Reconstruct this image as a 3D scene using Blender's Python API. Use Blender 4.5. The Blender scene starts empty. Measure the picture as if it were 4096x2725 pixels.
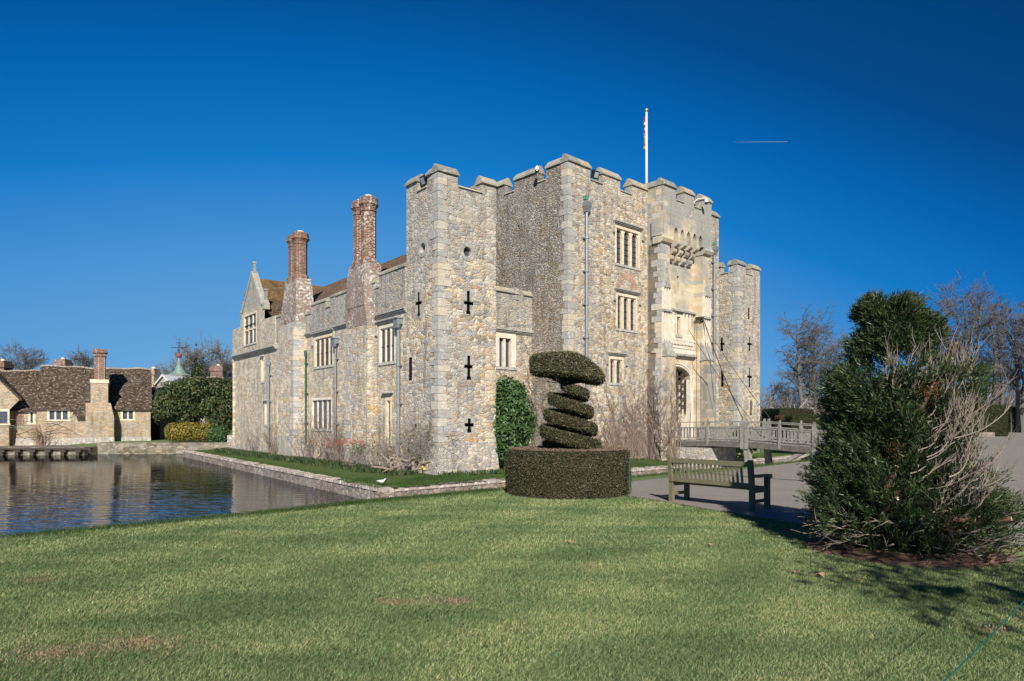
import bpy, math, random
import numpy as np
from mathutils import Vector, Matrix
random.seed(7); RNG = np.random.default_rng(7)
R = math.radians
scene = bpy.context.scene
COL = scene.collection
# ------------------------------------------------------------------ camera
EYE = 1.7; F = 2731.0; HOR = 1680.0; CX = 2048.0
cam_d = bpy.data.cameras.new('camera'); cam = bpy.data.objects.new('camera', cam_d); COL.objects.link(cam)
cam.location = (0, 0, EYE); cam.rotation_euler = (R(90), 0, 0)
cam_d.sensor_width = 36; cam_d.lens = 24.0; cam_d.shift_y = 0.0775
cam_d.clip_start = 0.05; cam_d.clip_end = 20000
scene.camera = cam
# ------------------------------------------------------------------ light
SUN_EL, SUN_AZ = R(33), R(4)            # azimuth: to the right of straight behind the camera
sd = bpy.data.lights.new('sun', 'SUN'); sd.energy = 5.0; sd.angle = R(0.53); sd.color = (1.0, 0.94, 0.85)
sun = bpy.data.objects.new('sun', sd); COL.objects.link(sun)
sdir = Vector((math.sin(SUN_AZ)*math.cos(SUN_EL), -math.cos(SUN_AZ)*math.cos(SUN_EL), math.sin(SUN_EL)))
sun.rotation_euler = sdir.to_track_quat('Z', 'Y').to_euler(); sun.location = (10, -10, 30)
w = bpy.data.worlds.new('World'); scene.world = w; w.use_nodes = True
nt = w.node_tree; nt.nodes.clear()
sky = nt.nodes.new('ShaderNodeTexSky'); sky.sky_type = 'NISHITA'; sky.sun_disc = False
sky.sun_elevation = SUN_EL; sky.sun_rotation = math.pi - SUN_AZ
sky.altitude = 1500; sky.air_density = 1.0; sky.dust_density = 0.0; sky.ozone_density = 4.0
# clear, deep polarised blue by elevation, blended over the physical sky
tc = nt.nodes.new('ShaderNodeTexCoord'); sxyz = nt.nodes.new('ShaderNodeSeparateXYZ'); nt.links.new(tc.outputs['Generated'], sxyz.inputs[0])
cr = nt.nodes.new('ShaderNodeValToRGB')
def wm(op, a_, b_):
    nd = nt.nodes.new('ShaderNodeMath'); nd.operation = op
    for i_, v_ in enumerate((a_, b_)):
        if hasattr(v_, 'is_output'): nt.links.new(v_, nd.inputs[i_])
        else: nd.inputs[i_].default_value = v_
    return nd.outputs[0]
X_ = sxyz.outputs[0]                       # the blue deepens away from the sun's side of the sky
nt.links.new(wm('ADD', sxyz.outputs[2], wm('ADD', wm('MULTIPLY', X_, .15), wm('MULTIPLY', wm('MULTIPLY', X_, X_), .42))), cr.inputs[0])
def L3(c): return tuple(((x/255)/12.92 if x/255 <= .04045 else ((x/255+.055)/1.055)**2.4) for x in c)+(1,)
stops = [(0.0, (128,172,210)), (.11, (100,162,215)), (.22, (74,148,212)), (.34, (16,120,198)), (.44, (0,97,173)), (.53, (0,73,138)), (.74, (0,46,95))]
while len(cr.color_ramp.elements) < len(stops): cr.color_ramp.elements.new(.5)
for e, (p_, c_) in zip(cr.color_ramp.elements, stops): e.position = p_; e.color = L3(c_)
SKYM = 7.9
mul = nt.nodes.new('ShaderNodeVectorMath'); mul.operation = 'SCALE'; nt.links.new(cr.outputs[0], mul.inputs[0]); mul.inputs['Scale'].default_value = SKYM
mixs = nt.nodes.new('ShaderNodeMixRGB'); mixs.inputs[0].default_value = .99; nt.links.new(sky.outputs[0], mixs.inputs[1]); nt.links.new(mul.outputs[0], mixs.inputs[2])
bg = nt.nodes.new('ShaderNodeBackground'); bg.inputs['Strength'].default_value = 0.1
wo = nt.nodes.new('ShaderNodeOutputWorld')
nt.links.new(mixs.outputs[0], bg.inputs[0]); nt.links.new(bg.outputs[0], wo.inputs[0])
scene.view_settings.view_transform = 'Standard'; scene.view_settings.look = 'None'
scene.view_settings.exposure = 0.35; scene.view_settings.gamma = 1.0
scene.cycles.max_bounces = 6; scene.cycles.transparent_max_bounces = 8

# ------------------------------------------------------------------ geometry helpers
def W(u, v, Y):
    "photo pixel + distance -> world point"
    return Vector(((u-CX)/F*Y, Y, EYE+(HOR-v)/F*Y))
def G(u, v, z=0.0):
    "photo pixel on a level of height z"
    Y = F*(EYE-z)/(v-HOR); return Vector(((u-CX)/F*Y, Y, z))
class Wall:
    def __init__(s, P, d, n):
        s.P = np.array(P[:2], float); s.d = np.array(d, float)/math.hypot(*d); s.n = np.array(n, float)/math.hypot(*n)
    def pt(s, a, z, o=0.0):
        p = s.P+s.d*a+s.n*o; return (p[0], p[1], z)
    def s(s, u, o=0.0):
        r = (u-CX)/F; P = s.P+s.n*o; return (r*P[1]-P[0])/(s.d[0]-r*s.d[1])
    def z(s, u, v, o=0.0):
        a = s.s(u, o); Y = (s.P+s.d*a+s.n*o)[1]; return EYE+(HOR-v)/F*Y
    def off(s, o): return Wall(s.P+s.n*o, s.d, s.n)
class MB:
    def __init__(s): s.v = []; s.f = []; s.m = []
    def quad(s, pts, m=0):
        b = len(s.v); s.v += [tuple(p) for p in pts]; s.f.append(tuple(range(b, b+len(pts)))); s.m.append(m)
    def box8(s, c, m=0):
        b = len(s.v); s.v += [tuple(p) for p in c]
        for f in ((0,3,2,1),(4,5,6,7),(0,1,5,4),(1,2,6,5),(2,3,7,6),(3,0,4,7)):
            s.f.append(tuple(b+i for i in f)); s.m.append(m)
    def box(s, x0, x1, y0, y1, z0, z1, m=0):
        s.box8([(x0,y0,z0),(x1,y0,z0),(x1,y1,z0),(x0,y1,z0),(x0,y0,z1),(x1,y0,z1),(x1,y1,z1),(x0,y1,z1)], m)
    def wbox(s, w, a0, a1, o0, o1, z0, z1, m=0, top=None):
        t = top or (a0, a1, o0, o1)
        s.box8([w.pt(a0,z0,o1),w.pt(a1,z0,o1),w.pt(a1,z0,o0),w.pt(a0,z0,o0),
                w.pt(t[0],z1,t[3]),w.pt(t[1],z1,t[3]),w.pt(t[1],z1,t[2]),w.pt(t[0],z1,t[2])], m)
    def prism(s, poly, z0, z1, m=0):
        b = len(s.v); n = len(poly)
        s.v += [(p[0],p[1],z0) for p in poly]+[(p[0],p[1],z1) for p in poly]
        s.f.append(tuple(b+i for i in reversed(range(n)))); s.m.append(m)
        s.f.append(tuple(b+n+i for i in range(n))); s.m.append(m)
        for i in range(n):
            j = (i+1) % n; s.f.append((b+i,b+j,b+n+j,b+n+i)); s.m.append(m)
    def loft(s, rings, m=0, cap=True, close=True):
        b = len(s.v); n = len(rings[0])
        for r in rings: s.v += [tuple(p) for p in r]
        for k in range(len(rings)-1):
            for i in range(n if close else n-1):
                j = (i+1) % n; s.f.append((b+k*n+i,b+k*n+j,b+(k+1)*n+j,b+(k+1)*n+i)); s.m.append(m)
        if cap:
            s.f.append(tuple(b+i for i in reversed(range(n)))); s.m.append(m)
            e = b+(len(rings)-1)*n; s.f.append(tuple(e+i for i in range(n))); s.m.append(m)
    def lathe(s, c, prof, n=8, m=0, rot=0, sx=1, sy=1):
        s.loft([[(c[0]+r*sx*math.cos(rot+2*math.pi*i/n), c[1]+r*sy*math.sin(rot+2*math.pi*i/n), c[2]+z) for i in range(n)] for r, z in prof], m)
    def tube(s, pts, r, n=6, m=0):
        pts = [Vector(p) for p in pts]; rr = r if isinstance(r, (list, tuple)) else [r]*len(pts); rings = []
        for i, p in enumerate(pts):
            d = (pts[min(i+1,len(pts)-1)]-pts[max(i-1,0)]).normalized()
            a = d.orthogonal().normalized() if abs(d.z) > .9 else d.cross(Vector((0,0,1))).normalized()
            if abs(d.z) > .9: a = Vector((1,0,0)); a = (a-d*a.dot(d)).normalized()
            b_ = d.cross(a)
            rings.append([p+(a*math.cos(2*math.pi*k/n)+b_*math.sin(2*math.pi*k/n))*rr[i] for k in range(n)])
        s.loft(rings, m)
    def obj(s, name, mats, parent=None, smooth=False):
        me = bpy.data.meshes.new(name); me.from_pydata(s.v, [], s.f)
        for mt in (mats if isinstance(mats, (list, tuple)) else [mats]): me.materials.append(mt)
        me.polygons.foreach_set('material_index', s.m)
        if smooth: me.polygons.foreach_set('use_smooth', [True]*len(s.f))
        import bmesh
        bm = bmesh.new(); bm.from_mesh(me); bmesh.ops.recalc_face_normals(bm, faces=bm.faces); bm.to_mesh(me); bm.free()
        return link(name, me, parent)
def link(name, me, parent=None):
    o = bpy.data.objects.new(name, me); COL.objects.link(o)
    if parent is not None:
        o.parent = parent
        root = parent
        while root.parent is not None: root = root.parent
        if root.type == 'EMPTY' and parent is root: o.matrix_parent_inverse = Matrix.LocRotScale(root.location, root.rotation_euler, None).inverted()
    return o
def tag(o, label, cat, group=None, kind=None):
    o['label'] = label; o['category'] = cat
    if group: o['group'] = group
    if kind: o['kind'] = kind
    return o
def struct(o): o['kind'] = 'structure'; return o
def thing(name, loc, label, cat, group=None):
    o = bpy.data.objects.new(name, None); o.empty_display_size = .3; o.location = loc; COL.objects.link(o)
    return tag(o, label, cat, group)
def npmesh(name, verts, faces, mat, parent=None, smooth=False, midx=None):
    "verts (n,3), faces (m,k) arrays"
    me = bpy.data.meshes.new(name); k = faces.shape[1]
    me.vertices.add(len(verts)); me.vertices.foreach_set('co', verts.astype(np.float32).ravel())
    me.loops.add(faces.size); me.loops.foreach_set('vertex_index', faces.astype(np.int32).ravel())
    me.polygons.add(len(faces)); me.polygons.foreach_set('loop_start', np.arange(0, faces.size, k, dtype=np.int32))
    me.polygons.foreach_set('loop_total', np.full(len(faces), k, dtype=np.int32))
    if smooth: me.polygons.foreach_set('use_smooth', np.ones(len(faces), bool))
    for mt in (mat if isinstance(mat, (list, tuple)) else [mat]): me.materials.append(mt)
    if midx is not None: me.polygons.foreach_set('material_index', midx.astype(np.int32))
    me.update(calc_edges=True)
    return link(name, me, parent)
def seg_arrays(P0, P1, R0, R1, n=3):
    P0, P1, R0, R1 = map(lambda a: np.asarray(a, float), (P0, P1, R0, R1))
    d = P1-P0; d /= np.linalg.norm(d, axis=1, keepdims=True)+1e-9
    up = np.where(np.abs(d[:, 2:3]) > .9, np.array([[1., 0, 0]]), np.array([[0, 0, 1.]]))
    a = np.cross(d, up); a /= np.linalg.norm(a, axis=1, keepdims=True)+1e-9; b = np.cross(d, a)
    V = []
    for P, Rr in ((P0, R0), (P1, R1)):
        for k in range(n):
            t = 2*math.pi*k/n; V.append(P+(a*math.cos(t)+b*math.sin(t))*Rr[:, None])
    V = np.stack(V, 1).reshape(-1, 3); N = len(P0)
    base = (np.arange(N)*2*n)[:, None, None]
    fc = np.array([[k, (k+1) % n, n+(k+1) % n, n+k] for k in range(n)])[None]
    return V, (base+fc).reshape(-1, 4)
def segmesh(name, segs, mat, parent=None, n=3):
    P0 = [s[0] for s in segs]; P1 = [s[1] for s in segs]; R0 = [s[2] for s in segs]; R1 = [s[3] for s in segs]
    V, Fc = seg_arrays(P0, P1, R0, R1, n); return npmesh(name, V, Fc, mat, parent, smooth=True)
def leaf_arrays(P, N, L, Wd, droop=0.0, spread=.6, up=0.0):
    "kite-shaped leaves at points P, roughly facing N; returns verts, quads"
    n = len(P); P = np.asarray(P, float); N = np.asarray(N, float)
    nn = N+RNG.normal(0, spread, (n, 3)); nn /= np.linalg.norm(nn, axis=1, keepdims=True)+1e-9
    t = RNG.normal(0, 1, (n, 3)); t[:, 2] += up-droop; t -= nn*(t*nn).sum(1, keepdims=True); t /= np.linalg.norm(t, axis=1, keepdims=True)+1e-9
    b = np.cross(nn, t); l = (np.asarray(L)*RNG.uniform(.6, 1.25, n))[:, None]; w_ = (np.asarray(Wd)*RNG.uniform(.7, 1.2, n))[:, None]
    V = np.stack([P-t*l*.5, P+b*w_*.5-t*l*.05, P+t*l*.5-nn*l*.08, P-b*w_*.5-t*l*.05], 1).reshape(-1, 3)
    return V, np.arange(4*n).reshape(-1, 4)
def merge(parts):
    V = []; Fc = []; o = 0
    for v, f in parts: V.append(v); Fc.append(f+o); o += len(v)
    return np.concatenate(V), np.concatenate(Fc)

# ------------------------------------------------------------------ materials
def lin(c): return tuple(((x/255)/12.92 if x/255 <= .04045 else ((x/255+.055)/1.055)**2.4) for x in c)+(1,)
class NT:
    def __init__(s, name):
        s.m = bpy.data.materials.new(name); s.m.use_nodes = True; s.t = s.m.node_tree; s.b = s.t.nodes['Principled BSDF']
    def n(s, typ, **kw):
        nd = s.t.nodes.new('ShaderNode'+typ)
        for k, v in kw.items():
            if k in nd.inputs.keys(): 
                if hasattr(v, 'is_output'): s.t.links.new(v, nd.inputs[k])
                else: nd.inputs[k].default_value = v
            else: setattr(nd, k, v)
        return nd
    def l(s, a, b): s.t.links.new(a, b)
    def math(s, op, a, b=None, c=None, clamp=False):
        nd = s.t.nodes.new('ShaderNodeMath'); nd.operation = op; nd.use_clamp = clamp
        for i, x in enumerate((a, b, c)):
            if x is None: continue
            if hasattr(x, 'is_output'): s.l(x, nd.inputs[i])
            else: nd.inputs[i].default_value = x
        return nd.outputs[0]
    def ramp(s, fac, stops, interp='LINEAR'):
        nd = s.t.nodes.new('ShaderNodeValToRGB'); cr = nd.color_ramp; cr.interpolation = interp
        while len(cr.elements) < len(stops): cr.elements.new(.5)
        for e, (p, c) in zip(cr.elements, stops): e.position = p; e.color = c if len(c) == 4 else tuple(c)+(1,)
        s.l(fac, nd.inputs[0]); return nd.outputs[0]
    def mix(s, fac, a, b, mode='MIX'):
        nd = s.t.nodes.new('ShaderNodeMixRGB'); nd.blend_type = mode
        for i, x in zip((0, 1, 2), (fac, a, b)):
            if hasattr(x, 'is_output'): s.l(x, nd.inputs[i])
            elif i == 0: nd.inputs[0].default_value = x
            else: nd.inputs[i].default_value = tuple(x) if len(x) == 4 else tuple(x)+(1,)
        return nd.outputs[0]
    def noise(s, vec, scale, detail=3, rough=.6, out=0):
        nd = s.n('TexNoise', Scale=scale, Detail=detail, Roughness=rough)
        if vec is not None: s.l(vec, nd.inputs['Vector'])
        return nd.outputs[out]
    def pos(s): return s.n('NewGeometry').outputs['Position']
    def scaled(s, vec, sc, rot=(0,0,0)):
        nd = s.n('Mapping'); s.l(vec, nd.inputs['Vector']); nd.inputs['Scale'].default_value = sc; nd.inputs['Rotation'].default_value = rot
        return nd.outputs[0]
    def bump(s, h, strength=.5, dist=.05):
        nd = s.n('Bump', Strength=strength, Distance=dist); s.l(h, nd.inputs['Height']); s.l(nd.outputs[0], s.b.inputs['Normal'])
    def out(s, col=None, rough=.85, spec=.2):
        if col is not None:
            if hasattr(col, 'is_output'): s.l(col, s.b.inputs['Base Color'])
            else: s.b.inputs['Base Color'].default_value = tuple(col) if len(col) == 4 else tuple(col)+(1,)
        s.b.inputs['Roughness'].default_value = rough; s.b.inputs['Specular IOR Level'].default_value = spec
        return s.m
def ramp01(t, x, lo, hi):
    return t.math('DIVIDE', t.math('SUBTRACT', x, lo), hi-lo, clamp=True)
C_WARM = (.60,.48,.31); C_CREAM = (.74,.65,.49); C_OCH = (.56,.35,.14); C_GREY = (.37,.37,.36); C_DG = (.22,.23,.23); C_TAN = (.48,.41,.31); C_BRN = (.30,.21,.13)
def stone(name, scale=3.2, zs=1.75, pal=None, mortar=(.57,.51,.42), lichen=.5, grey_z=None, bumpd=.05, mort_w=.045, greyamt=.5, mottle=.5, soft=.20, mean=(.53,.48,.40), jointc=.8, ebump=.6):
    t = NT(name); p = t.pos()
    nz = t.n('TexNoise', Scale=2.2, Detail=3.0); t.l(p, nz.inputs['Vector'])
    wv = t.n('VectorMath', operation='MULTIPLY_ADD'); t.l(nz.outputs['Color'], wv.inputs[0]); wv.inputs[1].default_value = (.5,.5,.22); t.l(p, wv.inputs[2])
    mp = t.scaled(wv.outputs[0], (scale, scale, scale*zs))
    vc = t.n('TexVoronoi', feature='F1', Randomness=.9); t.l(mp, vc.inputs['Vector']); vc.inputs['Scale'].default_value = 1
    ve = t.n('TexVoronoi', feature='DISTANCE_TO_EDGE', Randomness=.9); t.l(mp, ve.inputs['Vector']); ve.inputs['Scale'].default_value = 1
    sep = t.n('SeparateColor'); t.l(vc.outputs['Color'], sep.inputs[0])
    pal = pal or [C_CREAM, C_WARM, C_GREY, C_CREAM, C_TAN, C_OCH, C_WARM, C_DG, C_CREAM, C_BRN]
    wts = np.linspace(0, 1, len(pal)+1)[:-1]
    base = t.ramp(sep.outputs[0], [(float(x), c) for x, c in zip(wts, pal)], 'CONSTANT')
    # fine mottling inside the stones
    fine = t.noise(p, 22, 4, .7); base = t.mix(.55*mottle+.15, base, t.ramp(fine, [(.25, (.35,.33,.3)), (.5, (.5,.5,.5)), (.78, (.68,.66,.62))]), 'OVERLAY')
    base = t.mix(soft, base, mean)
    chip = t.noise(p, 11, 4, .75); base = t.mix(.55, base, t.ramp(chip, [(.3, (.30,.29,.27)), (.5, (.52,.51,.49)), (.7, (.74,.72,.68))]), 'OVERLAY')
    edge = ramp01(t, ve.outputs['Distance'], mort_w*.3, mort_w*1.7)
    base = t.mix(t.math('ADD', t.math('MULTIPLY', edge, jointc), 1-jointc), mortar, base)
    gloss = t.noise(p, 60, 3, .7)
    # grey weathering in large patches, more of it high up
    big = t.noise(t.scaled(p, (1, 1, .6)), .42, 5, .68)
    sx = t.n('SeparateXYZ'); t.l(p, sx.inputs[0])
    if grey_z: g = t.math('ADD', big, t.math('MULTIPLY', ramp01(t, sx.outputs[2], grey_z[0], grey_z[1]), .22))
    else: g = big
    gm = t.math('MULTIPLY', ramp01(t, g, .47, .60), greyamt)
    greycol = t.mix(sep.outputs[1], (.47,.46,.44), (.30,.30,.29))
    greyed = t.mix(.5, t.mix(.75, base, greycol), t.ramp(fine, [(.3, (.3,.3,.3)), (.7, (.75,.75,.75))]), 'OVERLAY')
    base = t.mix(gm, base, greyed)
    # ochre stain patches
    och = t.math('MULTIPLY', ramp01(t, t.noise(p, .8, 3, .6), .58, .72), .45)
    base = t.mix(och, base, t.mix(.6, base, (.62,.42,.2), 'MIX'))
    # white lichen blots
    lv = t.noise(p, 5.5, 3, .75); lz = t.noise(p, .7, 2, .5)
    lm = t.math('MULTIPLY', ramp01(t, lv, .60, .635), t.math('MULTIPLY', ramp01(t, lz, .42, .62), lichen), clamp=True)
    base = t.mix(lm, base, (.72,.72,.70))
    # dark soot / wet runs
    dk = t.noise(t.scaled(p, (2.2, 2.2, .3)), 1.3, 4, .7); base = t.mix(t.math('MULTIPLY', ramp01(t, dk, .50, .72), .62), base, (.14,.125,.11))
    br2 = t.noise(p, 1.9, 4, .7); base = t.mix(t.math('MULTIPLY', ramp01(t, br2, .56, .67), .42), base, (.27,.20,.14))
    h = t.math('ADD', t.math('MULTIPLY', ramp01(t, ve.outputs['Distance'], 0.0, .16), ebump), t.math('ADD', t.math('MULTIPLY', fine, .6), t.math('ADD', t.math('MULTIPLY', sep.outputs[2], .4), t.math('ADD', t.math('MULTIPLY', gloss, .25), t.math('MULTIPLY', chip, .7)))))
    t.bump(h, .8, bumpd); return t.out(base, .93, .15)
def ashlar(name, c1=(.56,.46,.31), c2=(.70,.60,.43), c3=(.36,.36,.34), d=(.734,.679), bw=.62, bh=.3, gz=None, gamt=.35, mortar=(.62,.54,.42), off=0):
    t = NT(name); p = t.pos(); sx = t.n('SeparateXYZ'); t.l(p, sx.inputs[0])
    s_ = t.math('ADD', t.math('MULTIPLY', sx.outputs[0], d[0]), t.math('MULTIPLY', sx.outputs[1], d[1]))
    s_ = t.math('ADD', s_, t.math('MULTIPLY', t.noise(p, .9, 1), .16)); zz = t.math('ADD', sx.outputs[2], t.math('MULTIPLY', t.noise(p, .6, 1), .1))
    cb = t.n('CombineXYZ'); t.l(s_, cb.inputs[0]); t.l(zz, cb.inputs[1])
    br = t.n('TexBrick', Scale=1.0); br.inputs['Brick Width'].default_value = bw; br.inputs['Row Height'].default_value = bh
    br.inputs['Mortar Size'].default_value = .008; br.inputs['Mortar Smooth'].default_value = .2; br.offset_frequency = 2; br.squash = .7; br.squash_frequency = 3
    br.inputs['Color1'].default_value = (0,0,0,1); br.inputs['Color2'].default_value = (1,1,1,1); br.inputs['Mortar'].default_value = (.5,.5,.5,1)
    br.inputs['Bias'].default_value = 0.0
    t.l(cb.outputs[0], br.inputs['Vector'])
    g3 = tuple(x*.8 for x in c3)
    base = t.ramp(br.outputs['Color'], [(0, c1), (.3, c2), (.5, c1), (.62, c3), (.75, c2), (.93, (.54,.41,.26))], 'LINEAR')
    fine = t.noise(p, 20, 4, .7); base = t.mix(.5, base, t.ramp(fine, [(.25, (.36,.35,.33)), (.5, (.5,.5,.5)), (.78, (.65,.64,.6))]), 'OVERLAY')
    big = t.noise(p, .45, 4, .65)
    if gz: big = t.math('ADD', big, t.math('MULTIPLY', ramp01(t, sx.outputs[2], gz[0], gz[1]), .25))
    base = t.mix(t.math('MULTIPLY', ramp01(t, big, .5, .66), gamt), base, t.mix(fine, (.16,.17,.17), (.4,.4,.38)))
    base = t.mix(t.math('MULTIPLY', br.outputs['Fac'], .8), base, mortar)
    dk = t.noise(t.scaled(p, (2.2, 2.2, .25)), 1.1, 4, .7); base = t.mix(t.math('MULTIPLY', ramp01(t, dk, .57, .78), .45), base, (.12,.115,.1))
    lm = t.math('MULTIPLY', ramp01(t, t.noise(p, 6, 3, .75), .62, .65), ramp01(t, t.noise(p, .6, 2), .45, .6)); base = t.mix(lm, base, (.7,.7,.68))
    t.bump(t.math('ADD', t.math('MULTIPLY', br.outputs['Fac'], -.8), t.math('MULTIPLY', fine, .7)), .6, .025); return t.out(base, .9, .15)
def brick(name, lichen=.5, dark=0.0, pink=0.0):
    t = NT(name); p = t.pos(); sx = t.n('SeparateXYZ'); t.l(p, sx.inputs[0])
    s_ = t.math('ADD', t.math('MULTIPLY', sx.outputs[0], .78), t.math('MULTIPLY', sx.outputs[1], -.9))
    cb = t.n('CombineXYZ'); t.l(s_, cb.inputs[0]); t.l(sx.outputs[2], cb.inputs[1])
    br = t.n('TexBrick', Scale=1.0); br.inputs['Brick Width'].default_value = .24; br.inputs['Row Height'].default_value = .085; br.inputs['Mortar Size'].default_value = .009
    br.inputs['Color1'].default_value = (.11,.042,.03,1); br.inputs['Color2'].default_value = (.20,.078,.052,1); br.inputs['Mortar'].default_value = (.42,.37,.3,1)
    t.l(cb.outputs[0], br.inputs['Vector']); base = br.outputs['Color']
    n1 = t.noise(p, 1.1, 4, .65); base = t.mix(ramp01(t, n1, .45, .75), base, t.mix(.5, base, (.10,.07,.05)))
    if pink: base = t.mix(t.math('MULTIPLY', ramp01(t, t.noise(p, .9, 3), .3, .55), pink), base, (.38,.35,.32))
    lm = t.math('MULTIPLY', ramp01(t, t.noise(p, 7, 3, .75), .53, .57), t.math('MULTIPLY', ramp01(t, t.noise(p, .8, 2), .35, .6), lichen)); base = t.mix(lm, base, (.66,.65,.6))
    mo = t.math('MULTIPLY', ramp01(t, t.noise(p, 2.3, 3, .6), .6, .68), .5); base = t.mix(mo, base, (.14,.14,.05))
    t.bump(t.math('ADD', t.math('MULTIPLY', br.outputs['Fac'], -.7), t.noise(p, 25, 3)), .6, .02); return t.out(base, .92, .1)
def tiles(name, base1=(.10,.065,.045), base2=(.19,.12,.085), lich=(.42,.36,.22), d=(.609,-.793), lamt=.4, rh=.12, bw=.18, orange=0.0, gz=None):
    t = NT(name); p = t.pos(); sx = t.n('SeparateXYZ'); t.l(p, sx.inputs[0])
    s_ = t.math('ADD', t.math('MULTIPLY', sx.outputs[0], d[0]), t.math('MULTIPLY', sx.outputs[1], d[1]))
    cb = t.n('CombineXYZ'); t.l(s_, cb.inputs[0]); t.l(sx.outputs[2], cb.inputs[1])
    br = t.n('TexBrick', Scale=1.0); br.inputs['Brick Width'].default_value = bw; br.inputs['Row Height'].default_value = rh; br.inputs['Mortar Size'].default_value = .012
    br.inputs['Color1'].default_value = base1+(1,); br.inputs['Color2'].default_value = base2+(1,); br.inputs['Mortar'].default_value = (.03,.025,.02,1)
    t.l(cb.outputs[0], br.inputs['Vector']); base = br.outputs['Color']
    fine = t.noise(p, 5, 4, .7); base = t.mix(t.math('MULTIPLY', ramp01(t, fine, .55, .62), lamt), base, lich)
    if orange: base = t.mix(t.math('MULTIPLY', ramp01(t, t.math('ADD', t.noise(p, 1.2, 3), t.math('MULTIPLY', ramp01(t, sx.outputs[2], gz[0], gz[1]), .25)), .5, .7), orange), base, (.42,.22,.05))
    saw = t.math('FRACT', t.math('DIVIDE', sx.outputs[2], rh)); t.bump(t.math('ADD', t.math('MULTIPLY', saw, -1.0), t.math('MULTIPLY', fine, .8)), .8, .04)
    return t.out(base, .9, .15)
def leafmat(name, cols, rough=.5, spec=.35, trans=.25, scale=1.2, vary=.5):
    t = NT(name); g = t.n('NewGeometry'); rnd = g.outputs['Random Per Island']
    base = t.ramp(rnd, [(i/max(1, len(cols)-1), c) for i, c in enumerate(cols)])
    n = t.noise(g.outputs['Position'], scale, 3, .6); base = t.mix(vary, base, t.ramp(n, [(.3, (.3,.3,.3)), (.5, (.5,.5,.5)), (.72, (.72,.70,.6))]), 'OVERLAY')
    m = t.out(base, rough, spec)
    if trans:
        tr = t.n('BsdfTranslucent'); t.l(base, tr.inputs['Color']); mx = t.n('MixShader'); mx.inputs[0].default_value = trans
        t.l(t.b.outputs[0], mx.inputs[1]); t.l(tr.outputs[0], mx.inputs[2]); t.l(mx.outputs[0], t.t.nodes['Material Output'].inputs[0])
    return m
def plain(name, c, rough=.7, spec=.3, metal=0, var=.15, sc=12, bumpd=0):
    t = NT(name); p = t.pos(); n = t.noise(p, sc, 3, .6)
    base = t.mix(var*2, c, t.ramp(n, [(.3, (.3,.3,.3)), (.7, (.7,.7,.7))]), 'OVERLAY'); t.b.inputs['Metallic'].default_value = metal
    if bumpd: t.bump(n, .5, bumpd)
    return t.out(base, rough, spec)
def bark(name, c1, c2, sc=9):
    t = NT(name); g = t.n('NewGeometry'); n = t.noise(g.outputs['Position'], sc, 3, .7)
    base = t.mix(n, c1, c2); base = t.mix(t.math('MULTIPLY', g.outputs['Random Per Island'], .35), base, c2); return t.out(base, .9, .1)
M_tower = stone('tower_rubble', 3.4, 1.9, lichen=.55, grey_z=(5, 12), greyamt=.75)
M_main = stone('main_front_rubble', 3.7, 1.9, lichen=.35, grey_z=(9, 18), greyamt=.45)
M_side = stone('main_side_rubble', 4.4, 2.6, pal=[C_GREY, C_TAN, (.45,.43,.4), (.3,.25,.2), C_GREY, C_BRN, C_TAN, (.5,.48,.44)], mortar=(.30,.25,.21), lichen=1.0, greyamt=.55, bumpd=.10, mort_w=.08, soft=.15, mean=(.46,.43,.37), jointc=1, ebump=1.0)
M_wing = stone('wing_rubble', 3.1, 1.9, lichen=.45, grey_z=(4, 9), greyamt=.5, pal=[C_CREAM, C_WARM, C_CREAM, C_GREY, C_TAN, C_CREAM, C_WARM, C_OCH, C_CREAM, C_TAN])
M_wingtop = stone('wing_parapet_rubble', mean=(.46,.43,.38), scale=3.8, zs=1.8, lichen=1.0, greyamt=1.0, pal=[C_GREY, C_TAN, C_DG, C_GREY, (.4,.36,.3)], mortar=(.42,.38,.32))
M_plinth = stone('plinth_rubble', mean=(.46,.43,.38), scale=4.0, zs=1.7, lichen=.8, greyamt=.6, pal=[C_GREY, C_TAN, C_CREAM, C_GREY, (.52,.45,.4)], mortar=(.5,.45,.38))
M_link = stone('link_rubble', 4.0, 2.0, lichen=.6, grey_z=(4, 8), greyamt=.6)
M_house = stone('house_rubble', 3.0, 2.0, soft=.3, mean=(.43,.34,.23), lichen=.15, greyamt=.25, mortar=(.42,.34,.23), pal=[(.50,.38,.23), (.40,.28,.16), (.46,.39,.29), (.34,.27,.19), (.52,.43,.31), (.33,.33,.31)])
M_moat = stone('moat_wall_stone', 3.2, 1.6, soft=.1, mean=(.25,.21,.17), lichen=.9, greyamt=.4, mortar=(.16,.13,.10), pal=[(.3,.24,.19), (.24,.2,.17), (.36,.3,.24), (.18,.16,.14)])
M_quoin = None
def quoinmat(name, cols):
    t = NT(name); g = t.n('NewGeometry'); p = g.outputs['Position']
    base = t.ramp(g.outputs['Random Per Island'], [(i/len(cols), c) for i, c in enumerate(cols)], 'CONSTANT')
    fine = t.noise(p, 9, 5, .7); base = t.mix(.75, base, t.ramp(fine, [(.25, (.33,.33,.33)), (.75, (.68,.67,.64))]), 'OVERLAY')
    lm = t.math('MULTIPLY', ramp01(t, t.noise(p, 5, 3, .75), .60, .63), .6); base = t.mix(lm, base, (.68,.67,.62))
    t.bump(fine, .6, .03); return t.out(base, .9, .15)
M_quoin = quoinmat('grey_quoin_stone', [(.38,.37,.345), (.46,.44,.40), (.35,.345,.33), (.50,.46,.38), (.42,.405,.37), (.54,.47,.36), (.37,.365,.35), (.49,.45,.39)])
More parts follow.
